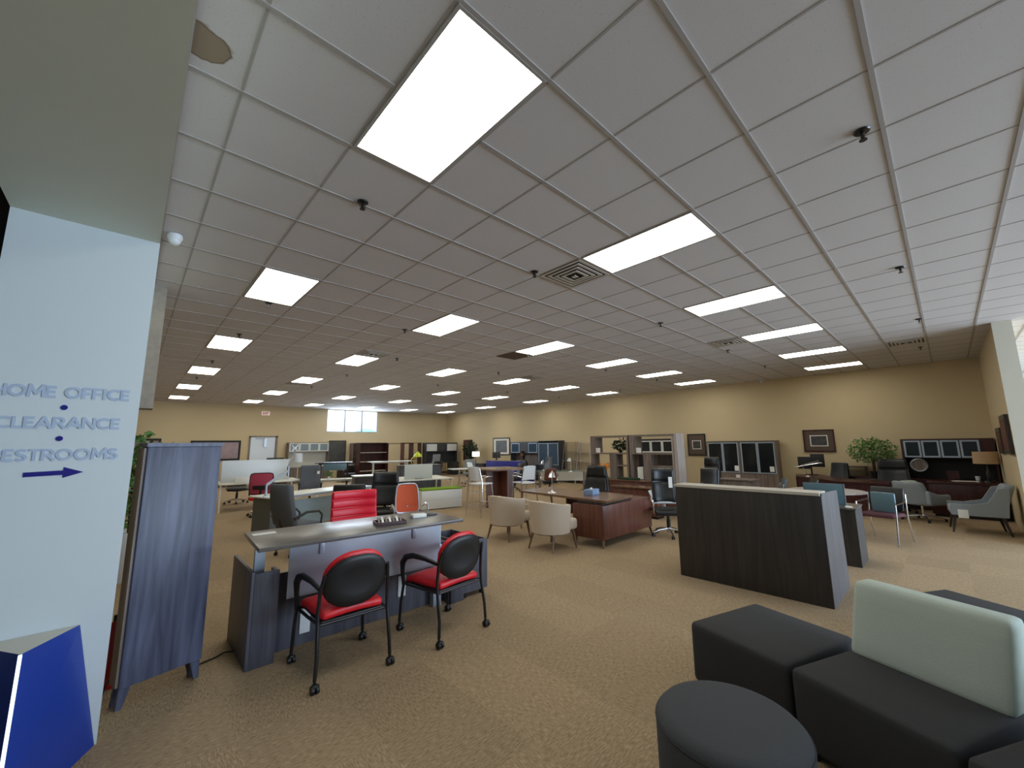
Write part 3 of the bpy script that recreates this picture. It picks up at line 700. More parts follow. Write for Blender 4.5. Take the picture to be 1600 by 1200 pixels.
def club(label,loc,rz):
    t=thing('club_chair',label,'chair',loc,rz,'cream barrel club chairs at the walnut desk')
    M().rb(-.285,.285,-.22,.36,.29,.47,.05,(4,4,1),lambda x,y,z:(x*(1-.25*max(0,-y/.22)**2),y,z)).build('seat_cushion',K['cream'],t)
    def f(u,v):
        rx=.295+.04*v; ry=.27+.05*v; L=.13; n=PI*.3; tot=2*L+n*1.0; d=u*tot
        if d<L: x,y=rx,(L-d)-.0
        elif d>L+n: x,y=-rx,(d-L-n)
        else:
            a=(d-L)/n*PI; x=math.cos(a)*rx; y=-math.sin(a)*ry
        top=.715+.06*math.sin(PI*min(1,max(0,(d-L)/n)))
        if d<.05 or d>tot-.05: x*=.93
        return (x,y-.02,.27+v*(top-.27))
    M().sheet(f,32,6,.065).build('barrel_back',K['cream'],t)
    M().tube([(math.cos(R(a))*.27,-math.sin(R(a))*.28-.02,.27) for a in range(0,181,12)]+[(-.24,.28,.29),(.24,.28,.29)],.022,8,closed=True).build('wood_rail',K['walnutleg'],t)
    for (x,y) in ((-.22,-.20),(.22,-.20),(-.24,.27),(.24,.27)):
        s=1 if x>0 else -1; q=-1 if y<0 else 1
        M().tube([(x,y,.28),(x+.04*s,y+(.07*q if q<0 else .03),0)],[.026,.013],8).build('leg',K['walnutleg'],t)
    return t
club('cream barrel club chair, the nearer of the two, beside the walnut desk end',(5.20,4.69,0),-90)
club('cream barrel club chair, the farther left of the two before the walnut desk',(5.20,5.76,0),-84)
tb_=thing('tissue_box','blue patterned tissue box on the walnut desk','tissue box',(6.33,4.68,.7505),12)
M().rb(-.15,.15,-.09,.09,0,.10,.004,0).build('carton',K['tileblue'],tb_)
M().sheet(lambda u,v:((u-.5)*.08,.01*math.sin(u*9),.10+v*.03),6,2,.002).build('tissue',K['paper'],tb_)
def desk_lamp(name,label,loc,rz,h=.42,mat='chrome',reach=.25,bell=False):
    t=thing(name,label,'lamp',loc,rz)
    M().lathe([(.085,0),(.08,.012),(.03,.02),(.012,.05)],20).build('base',K[mat],t)
    M().cyl((0,0,.03),(0,0,h),.008,n=8).tube([(0,0,h),(reach*.5,0,h+.03),(reach,0,h)],.008,8).build('stem',K[mat],t)
    m=M(); m.t=Matrix.Translation((reach,0,h-.02))
    m.lathe([(.03,.03),(.05,0),(.075,-.07),(.078,-.075),(.07,-.07),(.02,.02)],18); m.build('lamp_shade',K[mat],t); return t
desk_lamp('desk_lamp','polished metal desk lamp standing on the far end of the walnut desk',(6.1,5.45,.7505),40,.38,reach=.13)
task_chair('executive_chair','dark leather winged executive chair behind the walnut desk',(7.42,5.5,0),100,'leather','leather','black',bw=.6,bz0=.5,bz1=1.2,headrest=None,style='pillow',armstyle='sled',arm='black',topscale=.72)
# black chair with white frame and tag
task_chair('executive_chair','black leather high-back chair with white frame and hanging price tag',(7.35,3.72,0),128,'leather','leather','chrome',bw=.44,bz0=.56,bz1=1.20,headrest=None,style='pillow',armstyle='sled',arm='chrome',topscale=.95,shell='whiteplastic',tagged=(-.12,.84,.20))
wfc=[o for o in COL.objects if o.get('label','').startswith('black leather high-back chair with white frame')][0]
M().tube([(-.25,-.30,.78),(-.18,-.255,.57),(.18,-.255,.57),(.25,-.30,.78)],.028,6,1.6).build('white_frame',K['whiteplastic'],wfc)
# ---------------- bar table & stools
bt=thing('bar_table','bar height walnut table with crossed panel base between white stools','table',(7.62,8.75,0),-15)
M().prism([(-.55,-.62),(0,-.78),(.55,-.62),(.62,0),(.55,.62),(0,.78),(-.55,.62),(-.62,0)],1.015,1.05).build('tabletop',K['walnuttop'],bt)
M().box(-.42,.42,-.03,.03,0,1.015).box(-.03,.03,-.5,-.03,0,1.015).box(-.03,.03,.03,.5,0,1.015).build('cross_base',K['walnut'],bt)
def stool(label,loc,rz,first=[None]):
    if first[0]: 
        o=copy_tree(first[0]); o.location=loc; o.rotation_euler=(0,0,R(rz)); o['label']=label; return o
    t=thing('bar_stool',label,'stool',loc,rz,'white bar stools around the bar table')
    M().rb(-.21,.21,-.2,.22,.735,.765,.014,(3,3,0),lambda x,y,z:(x,y,z-.02*math.cos(x*7)*math.cos(y*6)+.01)).build('seat',K['whiteplastic'],t)
    M().sheet(lambda u,v:((u-.5)*(.40-.05*v),-.23-.09*v+.06*(2*u-1)**2,.82+.34*v+.02*math.cos((u-.5)*3)),8,6,.014).build('backrest',K['whiteplastic'],t)
    for s in (-1,1):
        M().tube([(s*.24,-.27,0),(s*.215,-.2,.74),(s*.205,-.2,.85),(s*.18,-.26,1.12)],.011,8).build('rear_leg',K['chrome'],t)
        M().tube([(s*.24,.27,0),(s*.2,.18,.74)],.011,8).build('front_leg',K['chrome'],t)
        M().tube([(s*.2,-.2,.9),(s*.26,-.05,.93),(s*.26,.12,.93)],.011,8).build('arm',K['chrome'],t)
    M().tube([(-.228,.235,.3),(.228,.235,.3)],.01,8).tube([(-.23,-.24,.25),(.23,-.24,.25)],.01,8).tube([(-.228,.235,.3),(-.23,-.24,.25)],.01,8).tube([(.228,.235,.3),(.23,-.24,.25)],.01,8).build('footrest',K['chrome'],t)
    first[0]=t; return t
stool('white plastic bar stool with chrome legs, front left of the bar table',(6.35,8.02,0),-78)
stool('white plastic bar stool, right front of the bar table, facing away',(7.25,7.42,0),-10)
stool('white plastic bar stool mostly hidden behind the front left stool',(7.75,9.95,0),-150)
# ---------------- green cushion bench & white workstation
gb=thing('storage_bench','white storage bench with lime green cushion beside the white workstation','bench',(0,0,0))
m=M(); m.t=rotz(R(-12),5.72,9.72); m.rb(0,1.15,0,.46,.02,.50,.006,0); m.build('body',K['white'],gb)
m=M(); m.t=rotz(R(-12),5.72,9.72); m.box(.0,1.15,-.004,0,.26,.264); m.build('drawer_gap',K['alu'],gb)
m=M(); m.t=rotz(R(-12),5.72,9.72); m.rb(0,1.15,0,.46,.50,.545,.012,1); m.build('cushion',K['green'],gb)
def desk(name,label,loc,rz,w,d,h=.74,top='white',leg='white',style='frame',cat='desk',th=.028,modesty=None,group=None):
    t=thing(name,label,cat,loc,rz,group)
    M().rb(-w/2,w/2,-d/2,d/2,h-th,h,.003,0).build('desktop',K[top],t)
    if style=='frame':
        for s in (-1,1):
            x=s*(w/2-.04)
            for q in (-1,1):
                y=q*(d/2-.04)
                M().tube([(x,y*.86,h-th),(x,y,0)],.026,4).build('leg',K[leg],t)
            M().box(x-.02,x+.02,-d/2+.1,d/2-.1,h-th-.04,h-th).build('side_rail',K[leg],t)
        M().box(-w/2+.05,w/2-.05,-.02,.02,h-th-.05,h-th).build('beam',K[leg],t)
    elif style=='panel':
        for s in (-1,1): M().box(min(s*w/2,s*(w/2-.03)),max(s*w/2,s*(w/2-.03)),-d/2+.02,d/2-.02,0,h-th).build('side_panel',K[leg],t)
        M().box(-w/2+.03,w/2-.03,-d/2+.08,-d/2+.1,.15,h-th).build('modesty_panel',K[modesty or leg],t)
    elif style=='t':
        for s in (-1,1):
            x=s*(w/2-.18)
            M().box(x-.035,x+.035,-.03,.03,.03,h-th).box(x-.04,x+.04,-d/2+.08,d/2-.08,0,.03).build('leg',K[leg],t)
        M().box(-w/2+.1,w/2-.1,-.02,.02,h-th-.05,h-th-.005).build('beam',K[leg],t)
    elif style=='ped':
        M().lathe([(.3,0),(.3,.015),(.04,.03),(.035,h-th)],20).build('pedestal',K[leg],t)
    elif style=='solid':
        M().rb(-w/2+.03,w/2-.03,-d/2+.05,d/2-.03,.06,h-th,.003,0).build('body',K[leg],t)
        M().box(-w/2+.06,w/2-.06,-d/2+.09,d/2-.06,0,.06).build('plinth',K['black'],t)
    return t
desk('workstation_desk','white double workstation desk behind the green cushioned bench',(6.35,11.2,0),-12,1.9,1.5,.74,'offwhite','white')
solo('desk_divider',M().rb(-.42,.42,-.012,.012,0,.42,.01,0),K['greyscreen'],'pale grey rounded desk divider on the white workstation','divider',(6.22,10.78,.742),-12)
solo('name_plate_stand',M().prism([(0,0),(.12,0),(.04,.16)],-.14,.14,'x'),K['white'],'small white tent card stand on the workstation left of the divider','card stand',(5.55,11.3,.742),0)
solo('pen_tray',M().rb(-.12,.12,-.03,.03,0,.012,.004,0),K['black'],'thin dark pen tray in front of the grey divider','tray',(6.2,10.72,.742),-5)
# ---------------- white L desk group on the left
ld=thing('workstation_desk','long white desk with silver edge behind the grey armchair','desk',(0,0,0))
m=M(); m.t=rotz(R(18),2.02,8.95); m.rb(0,2.5,0,.75,.722,.75,.003,0); m.build('desktop',K['white'],ld)
m=M(); m.t=rotz(R(18),2.02,8.95); m.box(0,2.5,-.01,0,.70,.745); m.build('front_rail',K['silver'],ld)
m=M(); m.t=rotz(R(18),2.02,8.95); m.box(.5,2.38,.06,.08,.12,.64); m.build('modesty_panel',K['tealpanel'] if 'tealpanel' in K else K['ltgreyfab'],ld)
m=M(); m.t=rotz(R(18),2.02,8.95); m.box(.06,.5,.06,.66,0,.70); m.build('drawer_pedestal',K['tealdark'],ld)
m=M(); m.t=rotz(R(18),2.02,8.95); m.box(2.40,2.46,.05,.7,0,.72); m.build('side_panel',K['white'],ld)
ma=thing('monitor_stand','silver articulated monitor arm clamped to the white desk','monitor arm',(2.0,9.22,.7505),0)
M().box(-.04,.05,-.04,.04,0,.015).cyl((0,0,0),(0,0,.23),.022,n=12).build('clamp_post',K['silver'],ma)
M().tube([(0,0,.22),(.18,.06,.34),(.40,.14,.46)],.024,8,1.4).build('lower_arm',K['silver'],ma)
M().cyl((.40,.14,.36),(.40,.14,.56),.024,n=12).tube([(.40,.14,.56),(.42,.14,.66),(.50,.17,.74),(.50,.17,1.02)],.013,8).build('upper_post',K['alu'],ma)
M().cyl((.47,.14,.92),(.53,.2,.92),.02).tube([(.43,.1,.86),(.57,.22,.98)],.01,6).tube([(.43,.1,.98),(.57,.22,.86)],.01,6).build('bracket',K['whiteplastic'],ma)
task_chair('office_armchair','charcoal fabric office armchair turned sideways behind the standing desk',(2.13,7.43,0),-70,'midgreyfab','midgreyfab','chrome',bw=.54,bz0=.46,bz1=1.12,armstyle='sled',arm='black',recline=.12,topscale=.9)
task_chair('executive_chair','bright red ribbed leather chair facing the camera behind the standing desk',(2.24,5.33,0),173,'redleather','redleather','chrome',bw=.60,bz0=.55,bz1=1.10,style='ribbed',armstyle='none',recline=.06,topscale=.97)
task_chair('executive_chair','black padded leather high-back chair behind the orange mesh chair',(3.72,7.75,0),150,'leather','leather','chrome',bw=.56,bz0=.5,bz1=1.17,style='pillow',armstyle='sled',arm='alu',topscale=.88)
task_chair('mesh_chair','orange mesh back chair with silver arms right of the red chair',(3.66,6.62,0),160,'orange','orange','chrome',bw=.42,bz0=.5,bz1=1.0,style='mesh',armstyle='sled',arm='alu',shell='silver',recline=.12,topscale=.86)
task_chair('office_chair','low black backed chair between the red chair and the white desk',(3.40,8.45,0),-40,'redleather','black','chrome',bw=.62,bz0=.62,bz1=.95,armstyle='none',topscale=1,recline=.02)
task_chair('mesh_chair','black framed chair with pink red mesh back at the white bench',(2.55,12.1,0),-20,'redvinyl','pinkmesh','chrome',bw=.50,bz0=.55,bz1=1.07,style='mesh',armstyle='t',topscale=1,recline=.05)
task_chair('office_chair','tall charcoal high-back chair with white price tag by the white bench',(3.83,12.63,0),165,'midgreyfab','midgreyfab','black',bw=.54,bz0=.5,bz1=1.17,armstyle='t',topscale=.95,tagged=(-.2,.92,.08))
# white bench with long screen
desk('bench_desk','white bench desk under a long white screen at the left',(2.85,14.0,0),-4,2.0,1.5,.74,'offwhite','white')
solo('desk_screen',M().rb(-.86,.86,-.015,.015,0,.60,.02,0),K['whitescreen'],'long white privacy screen standing on the left bench desk','screen',(2.78,14.1,.742),-2)
solo('name_plate_stand',M().rb(-.22,.22,-.05,.05,0,.15,.01,0),K['white'],'white card holder on the left bench desk before the long screen','card stand',(2.38,13.5,.742),-4)
task_chair('task_chair','small black task chair on chrome base under the left bench desk',(2.55,15.4,0),170,'black','black','chrome',bw=.42,bz0=.5,bz1=.7,armstyle='loop',arm='chrome')
task_chair('executive_chair','black chair top showing above the long white screen',(4.0,17.2,0),175,'leather','leather','chrome',bw=.6,bz0=.6,bz1=1.32,armstyle='none',topscale=.98)
# ---------------- far wall furniture
def picture(name,label,cx,cz,w,h,plane='far',frame='blackpaint',matc=None,art='artgrey',fw_=.05,aw=.6,ah=.6,tilt=0,depth=.03,off=0.012):
    t=thing(name,label,'picture',(cx,Y1-off,cz) if plane=='far' else (X1-off,cx,cz),0 if plane=='far' else -90)
    d=depth
    M().box(-w/2,w/2,-d,0,h/2-fw_,h/2).box(-w/2,w/2,-d,0,-h/2,-h/2+fw_).box(-w/2,-w/2+fw_,-d,0,-h/2+fw_,h/2-fw_).box(w/2-fw_,w/2,-d,0,-h/2+fw_,h/2-fw_).build('frame',K[frame],t)
    if matc: M().box(-w/2+fw_,w/2-fw_,-d*.6,-.002,-h/2+fw_,h/2-fw_).build('mat_board',K[matc],t); M().box(-w*aw/2,w*aw/2,-d*.68,-d*.61,-h*ah/2,h*ah/2).build('print',K[art],t); M().box(-w*aw/2-.025,w*aw/2+.025,-d*.64,-d*.6,-h*ah/2-.025,h*ah/2+.025).build('inner_border',K['paper'] if matc=='mat' else K['mat'],t)
    else: M().box(-w/2+fw_,w/2-fw_,-d*.6,-.002,-h/2+fw_,h/2-fw_).build('print',K[art],t)
    return t
picture('framed_picture','wide black framed branch print on the far wall left of the door',2.75,1.60,1.80,.88,art='artbranch',fw_=.08)
picture('framed_picture','black framed picture at the far left edge behind the tall plant',.35,1.75,1.1,.75,art='artbranch',fw_=.08)
picture('framed_picture','tall dark botanical poster on the far wall under the window',7.94,1.48,.88,1.11,art='artdark',fw_=.035)
picture('framed_picture','tall narrow brown floral panel on the right wall near the corner',19.86,1.42,.84,1.22,'right','mahog',None,'artbrown',fw_=.14,aw=.6)
picture('framed_picture','white matted grey print in black frame above the blue counter',16.8,1.62,1.38,.93,'right','blackpaint','paper','artgrey',fw_=.05,aw=.62,ah=.62)
picture('framed_picture','brown matted dark framed picture left of the glass door cabinets',6.2,1.615,.64,.77,'right','blackpaint','mat','bwphoto',fw_=.04,aw=.42,ah=.34)
picture('framed_picture','brown framed photograph with white inner border on the right wall',2.62,1.70,.76,.65,'right','mahog','mat','bwphoto',fw_=.04,aw=.5,ah=.42)
def endpic(label,x0,x1,z0,z1):
    t=thing('framed_picture',label,'picture',((x0+x1)/2,-.742,(z0+z1)/2))
    w=x1-x0;h=z1-z0
    M().box(-w/2,w/2,0,.05,-h/2,h/2).build('frame',K['espresso'],t); M().box(-w/2+.07,w/2-.07,.05,.054,-h/2+.07,h/2-.07).build('print',K['artbrown'],t)
endpic('dark framed picture on the short end wall, nearer and higher of two',10.75,11.8,1.42,2.10)
endpic('dark framed picture on the short end wall, farther and lower of two',12.15,13.1,1.4,1.9)
def wall_unit(name,label,loc,rz,w,h,d=.4,body='slate',doors=4,dz=None,dmat='fglass',dframe='silver',deskh=.74,back=None,towers=0,desk_d=.6,skip=(),dw=None):
    """credenza with hutch; local x along wall, -y toward the room"""
    t=thing(name,label,'cabinet',loc,rz)
    dz=dz or (h-.42,h-.04)
    M().box(-w/2,w/2,-desk_d,0,deskh-.03,deskh).build('worktop',K[body],t)
    M().box(-w/2,-w/2+.45,-desk_d+.03,0,.02,deskh-.03).build('drawer_pedestal',K[body],t)
    M().box(w/2-.45,w/2,-desk_d+.03,0,.02,deskh-.03).build('drawer_pedestal',K[body],t)
    for s in (-1,1): M().box(min(s*w/2,s*(w/2-.03)),max(s*w/2,s*(w/2-.03)),-d,0,deskh,h).build('side_panel',K[body],t)
    M().box(-w/2+.03,w/2-.03,-.02,0,deskh,dz[0]).build('back_panel',K[back or body],t)
    M().box(-w/2+.03,w/2-.03,-d+.02,0,dz[0]-.02,h).build('overhead_cabinet',K[body],t)
    W=dw or (w-.08)/doors
    for k in range(doors):
        if k in skip: continue
        x0=-w/2+.04+k*W; 
        m=M(); a,b=x0+.01,x0+W-.01; z0,z1=dz
        m.box(a,b,-d-.0,-d+.018,z0,z0+.035).box(a,b,-d,-d+.018,z1-.035,z1).box(a,a+.035,-d,-d+.018,z0+.035,z1-.035).box(b-.035,b,-d,-d+.018,z0+.035,z1-.035)
        dr=m.build('door',K[dframe],t); M().box(a+.035,b-.035,-d+.004,-d+.014,z0+.035,z1-.035).build('pane',K[dmat],dr)
    return t
wall_unit('hutch_credenza','pale hutch with four frosted glass doors on the far wall under the window',(6.44,22.1,0),0,1.88,1.93,.4,'taupe',4,(1.5,1.90),'fglass','white',.74,'offwhite')
# dark bookcases on far wall
def bookcase(name,label,loc,rz,w,h,d=.38,n=4,body='espresso',doors=None,items=True,tall=True,thick=.03,back=True,dmat='dkglass',dz=None,dframe='silver',shelfmat=None):
    t=thing(name,label,'bookcase',loc,rz)
    for s in (-1,1): M().box(min(s*w/2,s*(w/2-thick)),max(s*w/2,s*(w/2-thick)),-d,0,0,h).build('side_panel',K[body],t)
    M().box(-w/2,w/2,-d-.01,0,h,h+thick).build('top',K[body],t)
    if back: M().box(-w/2+thick,w/2-thick,-.015,0,0,h).build('back_panel',K[body],t)
    for k in range(n): 
        z=.08+(h-.1)*k/n; M().box(-w/2+thick,w/2-thick,-d+.01,-.015,z,z+thick*.8).build('shelf',K[shelfmat or body],t)
    if doors:
        W=(w-2*thick)/doors; z0,z1=dz
        for k in range(doors):
            a=-w/2+thick+k*W+.006; b=a+W-.012; q=.03
            dr=M().box(a,b,-d-.02,-d,z0,z0+q).box(a,b,-d-.02,-d,z1-q,z1).box(a,a+q,-d-.02,-d,z0+q,z1-q).box(b-q,b,-d-.02,-d,z0+q,z1-q).build('door',K[dframe],t)
            M().box(a+q,b-q,-d-.014,-d-.006,z0+q,z1-q).build('pane',K[dmat],dr)
            hx=b-.02 if k%2==0 else a+.02
            M().cyl((hx,-d-.04,z0+.35*(z1-z0)+.1),(hx,-d-.04,z0+.35*(z1-z0)+.22),.006,n=6).build('handle',K['alu'],dr)
        if z0>.3: M().box(-w/2+thick,w/2-thick,-d,-d+.02,.05,z0-.01).build('drawer_front',K[body],t)
    return t
bookcase('bookcase','brown open bookcase left of the dark shelving on the far wall',(8.9,22.1,0),0,.66,1.86,.4,5,'taupe')
bookcase('bookcase','dark mahogany open shelving unit, left bay, on the far side',(8.68,19.8,0),0,1.38,1.85,.45,4,'mahog',shelfmat='offwhite')  # off-white shelf colour stands in for reflections on glass shelves
bookcase('bookcase','dark mahogany open shelving unit, middle bay with pale opening',(10.12,19.8,0),0,1.42,1.82,.45,2,'mahog',back=False)
bookcase('bookcase','dark narrow bookcase at the right end of the mahogany shelving',(11.6,21.2,0),0,1.1,1.86,.4,2,'mahog',back=False)
wall_unit('hutch_credenza','dark hutch with two white doors in the far corner',(13.35,20.9,0),0,2.15,1.88,.4,'slate',3,(1.4,1.8),'whiteplastic','whiteplastic',.74,'slate',skip=(1,))
desk('standing_desk','white topped standing table before the mahogany shelving',(8.3,16.8,0),-10,1.8,.75,1.06,'white','white','t')
desk('standing_desk','pale blue fronted standing desk right of the charcoal chair',(5.72,16.2,0),-20,1.3,.7,1.12,'slate','black','t')
solo('privacy_screen',M().rb(-.4,.4,-.012,.012,0,.24,.005,0),K['tealscreen'],'pale blue front panel hanging under the distant standing desk','screen',(5.62,15.82,.84),-20)
desk('side_table','low white table with a small plant, in front of the brown armchair',(5.2,14.6,0),-25,1.1,.5,.62,'white','white','frame')
plant('potted_plant','tiny potted plant on the low white table',(5.0,14.6,.621),.26,(.12,.12,.09),60,.07,'leaf','whiteplastic',.04,.09,5,False)
desk('office_desk','dark office desk with white papers between the bookcase and leather chair',(6.1,13.6,0),-12,1.3,.65,.74,'white','espresso','solid')
desk('office_desk','black office desk beyond the grey divider carrying a lime lamp',(8.1,14.0,0),-15,1.6,.75,.98,'espresso','slate','solid')
lm=thing('desk_lamp','lime green desk lamp on the dark desk beyond the divider','lamp',(7.75,13.95,.981),30)
M().lathe([(.09,0),(.085,.02),(.02,.03)],16).build('base',K['lime'],lm)
M().tube([(0,0,.02),(-.05,0,.22),(.36,0,.42)],.014,6).build('arm',K['lime'],lm)
m=M(); m.t=Matrix.Translation((.42,0,.30)); m.lathe([(.17,0),(.14,.08),(.06,.15),(.03,.2)],18); m.build('lamp_shade',K['lime'],lm)
task_chair('office_chair','black office chair with chrome loop arms before the corner hutch',(9.0,15.2,0),35,'leather','black','chrome',bw=.5,bz0=.5,bz1=.95,armstyle='sled',arm='chrome')
task_chair('office_chair','light grey backed chair at the corner hutch',(11.9,19.2,0),10,'black','ltgreyfab','chrome',bw=.5,bz0=.75,bz1=1.25,armstyle='none',topscale=1)
task_chair('office_chair','low black chair beside the small white table left of the bar stools',(10.3,16.6,0),20,'black','black','chrome',bw=.65,bz0=.5,bz1=1.0,armstyle='t')
desk('cafe_table','small white square cafe table on a chrome column left of the bar stools',(10.1,14.2,0),-15,.8,.7,.74,'white','chrome','ped','table')
task_chair('office_chair','grey fabric chair left of the blue counter',(11.2,15.0,0),-30,'ltgreyfab','ltgreyfab','chrome',bw=.5,bz0=.6,bz1=1.08,armstyle='none')
armb=thing('lounge_chair','small brown lounge chair under the botanical poster','chair',(8.0,20.6,0),0)
M().rb(-.4,.4,-.4,.3,.15,.42,.05,1).build('seat',K['brownleather'],armb); M().rb(-.4,.4,.2,.4,.3,.8,.06,1).build('backrest',K['brownleather'],armb)
for x in(-.4,.4):
    for y in (-.33,.33): M().cyl((x,y,0),(x,y,.12),.02).build('leg',K['espresso'],armb)
for s in(-1,1): M().rb(s*.4-.07,s*.4+.07,-.4,.35,.1,.6,.05,1).build('arm',K['brownleather'],armb)
# blue counter
bc=thing('reception_counter','cobalt blue fronted counter behind the bar table','counter',(12.4,13.9,0),-79)
M().rb(-1.1,1.1,-.02,.02,.0,.98,.004,0).build('front_panel',K['cobalt'],bc)
M().box(-1.1,1.1,.02,.7,.72,.75).build('desktop',K['white'],bc)
M().box(-1.1,-1.07,.02,.7,0,.72).build('side_panel',K['cobalt'],bc); M().box(1.07,1.1,.02,.7,0,.72).build('side_panel',K['cobalt'],bc)
solo('monitor',M().rb(-.2,.2,-.015,.015,.1,.38,.006,0).box(-.03,.03,.0,.03,0,.2).box(-.1,.1,-.05,.08,0,.01),K['slate'],'tilted dark laptop screen on the blue counter','monitor',(12.75,14.9,.98),-60)
solo('brochure_stand',M().prism([(-.28,0),(.28,0),(.28,.22),(-.28,.22)],-.03,.03,'y'),K['offwhite'],'row of white brochures standing on the blue counter','brochures',(12.9,13.7,.752),-79)
bl=thing('table_lamp','lit white drum table lamp left of the white matted picture','lamp',(13.6,17.6,.74))
M().lathe([(.09,0),(.03,.03),(.015,.35)],14).build('base',K['taupe'],bl); M().lathe([(.2,.36),(.2,.62)],20).build('lamp_shade',K['whiteshade'],bl)
desk('side_table','low dark credenza carrying the lit white lamp by the right wall',(13.7,17.6,0),-90,1.6,.5,.74,'espresso','espresso','solid')
plant('potted_plant','bushy dark green potted plant by the right wall corner',(14.0,18.6,0),1.95,(.42,.42,.5),380,.16,'leafd','black',.2,.4,8)
# seated person
def person():
    t=thing('person','person with dark hair in dark clothing seated behind the blue counter','person',(12.0,12.15,0),60)
    sk=[(0,0,.5),(0,.02,.72),(0,.05,.98),(0,.09,1.10),(0,.12,1.17)]
    rd_=[.17,.15,.17,.07,.06]
    verts=list(sk); rad=list(rd_); edges=[(0,1),(1,2),(2,3),(3,4)]
    def chain(root,pts,rs):
        p=root
        for q,r in zip(pts,rs): verts.append(q); rad.append(r); edges.append((p,len(verts)-1)); p=len(verts)-1
    for s in (-1,1):
        chain(2,[(s*.17,.05,1.02),(s*.23,.1,.80),(s*.16,.32,.78),(s*.10,.40,.80)],[.07,.05,.038,.035])
        chain(0,[(s*.10,.1,.5),(s*.13,.46,.5),(s*.13,.48,.25),(s*.13,.5,.05),(s*.13,.62,.04)],[.1,.075,.06,.045,.04])
    me=bpy.data.meshes.new('body'); me.from_pydata(verts,edges,[]); o=bpy.data.objects.new('body',me); COL.objects.link(o); o.parent=t
    md=o.modifiers.new('skin','SKIN'); 
    for i,v in enumerate(me.skin_vertices[0].data): v.radius=(rad[i],rad[i]); v.use_root=(i==0)
    o.modifiers.new('sub','SUBSURF').levels=1; me.materials.append(K['black'])
    M().rb(-.075,.075,.04,.22,1.17,1.40,.07,1).build('head',K['skin'],t)
    M().rb(-.095,.095,.02,.17,1.14,1.44,.08,2).rb(-.09,.09,.05,.22,1.36,1.45,.04,1).build('hair',K['blackpaint'],t)
person()
# right wall: blue grey hutch, ladder shelf
wall_unit('hutch_credenza','dark hutch with blue glass doors behind the seated person',(14.7,14.6,0),-90,1.98,1.84,.4,'slate',3,(1.30,1.78),'blglass','silver',.74,'taupe',skip=(1,),dw=.62)
bookcase('bookcase','slate cabinet with two tall blue glass doors right of the hutch',(14.7,12.95,0),-90,1.30,1.84,.42,1,'slate',2,dz=(.75,1.76),dmat='blglass')
def etagere(label,loc,rz,w,h,n,mat):
    t=thing('etagere_shelf',label,'shelf',loc,rz)
    for s in (-1,1):
        M().tube([(s*w/2,-.42,0),(s*w/2*.85,-.18,h)],.016,6).build('upright',K[mat],t); M().tube([(s*w/2,0,0),(s*w/2*.85,-.02,h)],.016,6).build('upright',K[mat],t)
    for k in range(n):
        z=.15+(h-.18)*k/(n-1); q=1-.15*z/h; dd=.42-.2*z/h
        M().box(-w/2*q,w/2*q,-dd,0,z,z+.022).build('shelf',K[mat],t)
    return t
etagere('taupe ladder shelf with slanted uprights on the right wall',(14.6,11.75,0),-90,.75,1.78,5,'taupe')
etagere('second taupe ladder shelf partly hidden by the wood hutch',(14.6,10.95,0),-90,.75,1.75,5,'lttaupe')
# wood bookcase hutch pair
def hutch_pair(label,loc,rz,mirror):
    t=thing('open_hutch',label,'bookcase',loc,rz)
    w,h0,h1,d=1.22,.74,1.86,.36; m_='taupe'; e=.05
    M().box(-w/2,-w/2+e,-d,0,h0,h1).build('side_panel',K[m_],t); M().box(w/2-e,w/2,-d,0,h0,h1).build('side_panel',K['lttaupe'] if mirror else K[m_],t)
    M().box(-w/2,w/2,-d,0,h1,h1+e).build('top',K[m_],t)
    M().box(-w/2+e,w/2-e,-d,0,1.40,1.44).build('shelf',K[m_],t); M().box(-w/2+e,w/2-e,-d,0,h0,h0+.03).build('shelf',K[m_],t)
    x=.12 if not mirror else -.12
    M().box(x-.10,x+.10,-d,-.0,h0+.03,1.40).build('divider',K[m_],t)
    M().box(min(x,w/2-e) if not mirror else x+.1,w/2-e,-d+.02,0,1.08,1.11).build('shelf',K[m_],t)
    M().box(-w/2+e,-w/2+e+.12,-d,0,1.44,h1).build('divider',K[m_],t)
    return t
hutch_pair('taupe wood open hutch, left of the joined pair, holding a plant',(10.05,6.53,0),-90,False)
hutch_pair('taupe wood open hutch, right of the joined pair, with pale end panel',(10.05,5.26,0),-90,True)
M_=M().box(-.04,.04,-.4,0,0,1.92)
solo('end_panel',M_,K['lttaupe'],'pale tall end panel closing the right side of the open hutches','panel',(10.05,4.58,0),-90)
desk('credenza','long walnut credenza under the open hutches',(9.85,5.9,0),-90,2.55,.6,.74,'walnuttop','walnut','solid','credenza')
desk('credenza','low walnut credenza behind the executive chair',(8.85,5.2,0),-90,1.2,.45,.68,'walnuttop','walnut','solid','credenza')
plant('potted_plant','dark leafy plant standing on the hutch shelf',(9.85,6.25,1.441),.36,(.16,.25,.15),150,.1,'leafd','black',.05,.08,11,False)
fl=thing('flower_vase','white vase with orange flowers left of the open hutches','vase',(9.58,6.62,.741))
M().lathe([(.04,0),(.055,.06),(.02,.18),(.03,.22)],14).build('vase',K['whiteplastic'],fl)
leaves(60,(0,0,.33),(.12,.16,.09),.09,4).build('flowers',K['orangeflower'],fl,smooth=False)
solo('grass_planter',M().rb(-.3,.3,-.07,.07,0,.06,.01,0),K['leafd'],'long low dark grass planter on the walnut credenza','planter',(9.62,5.9,.741),-90)
for k,(yy,zz_,lb) in enumerate(((5.62,1.441,'small white price card on the upper shelf of the right hutch'),(6.9,1.441,'small white price card on the upper shelf of the left hutch'))):
    solo('price_card',M().box(-.07,.07,-.004,.004,0,.13),K['paper'],lb,'price card',(9.72,yy,zz_),-90)
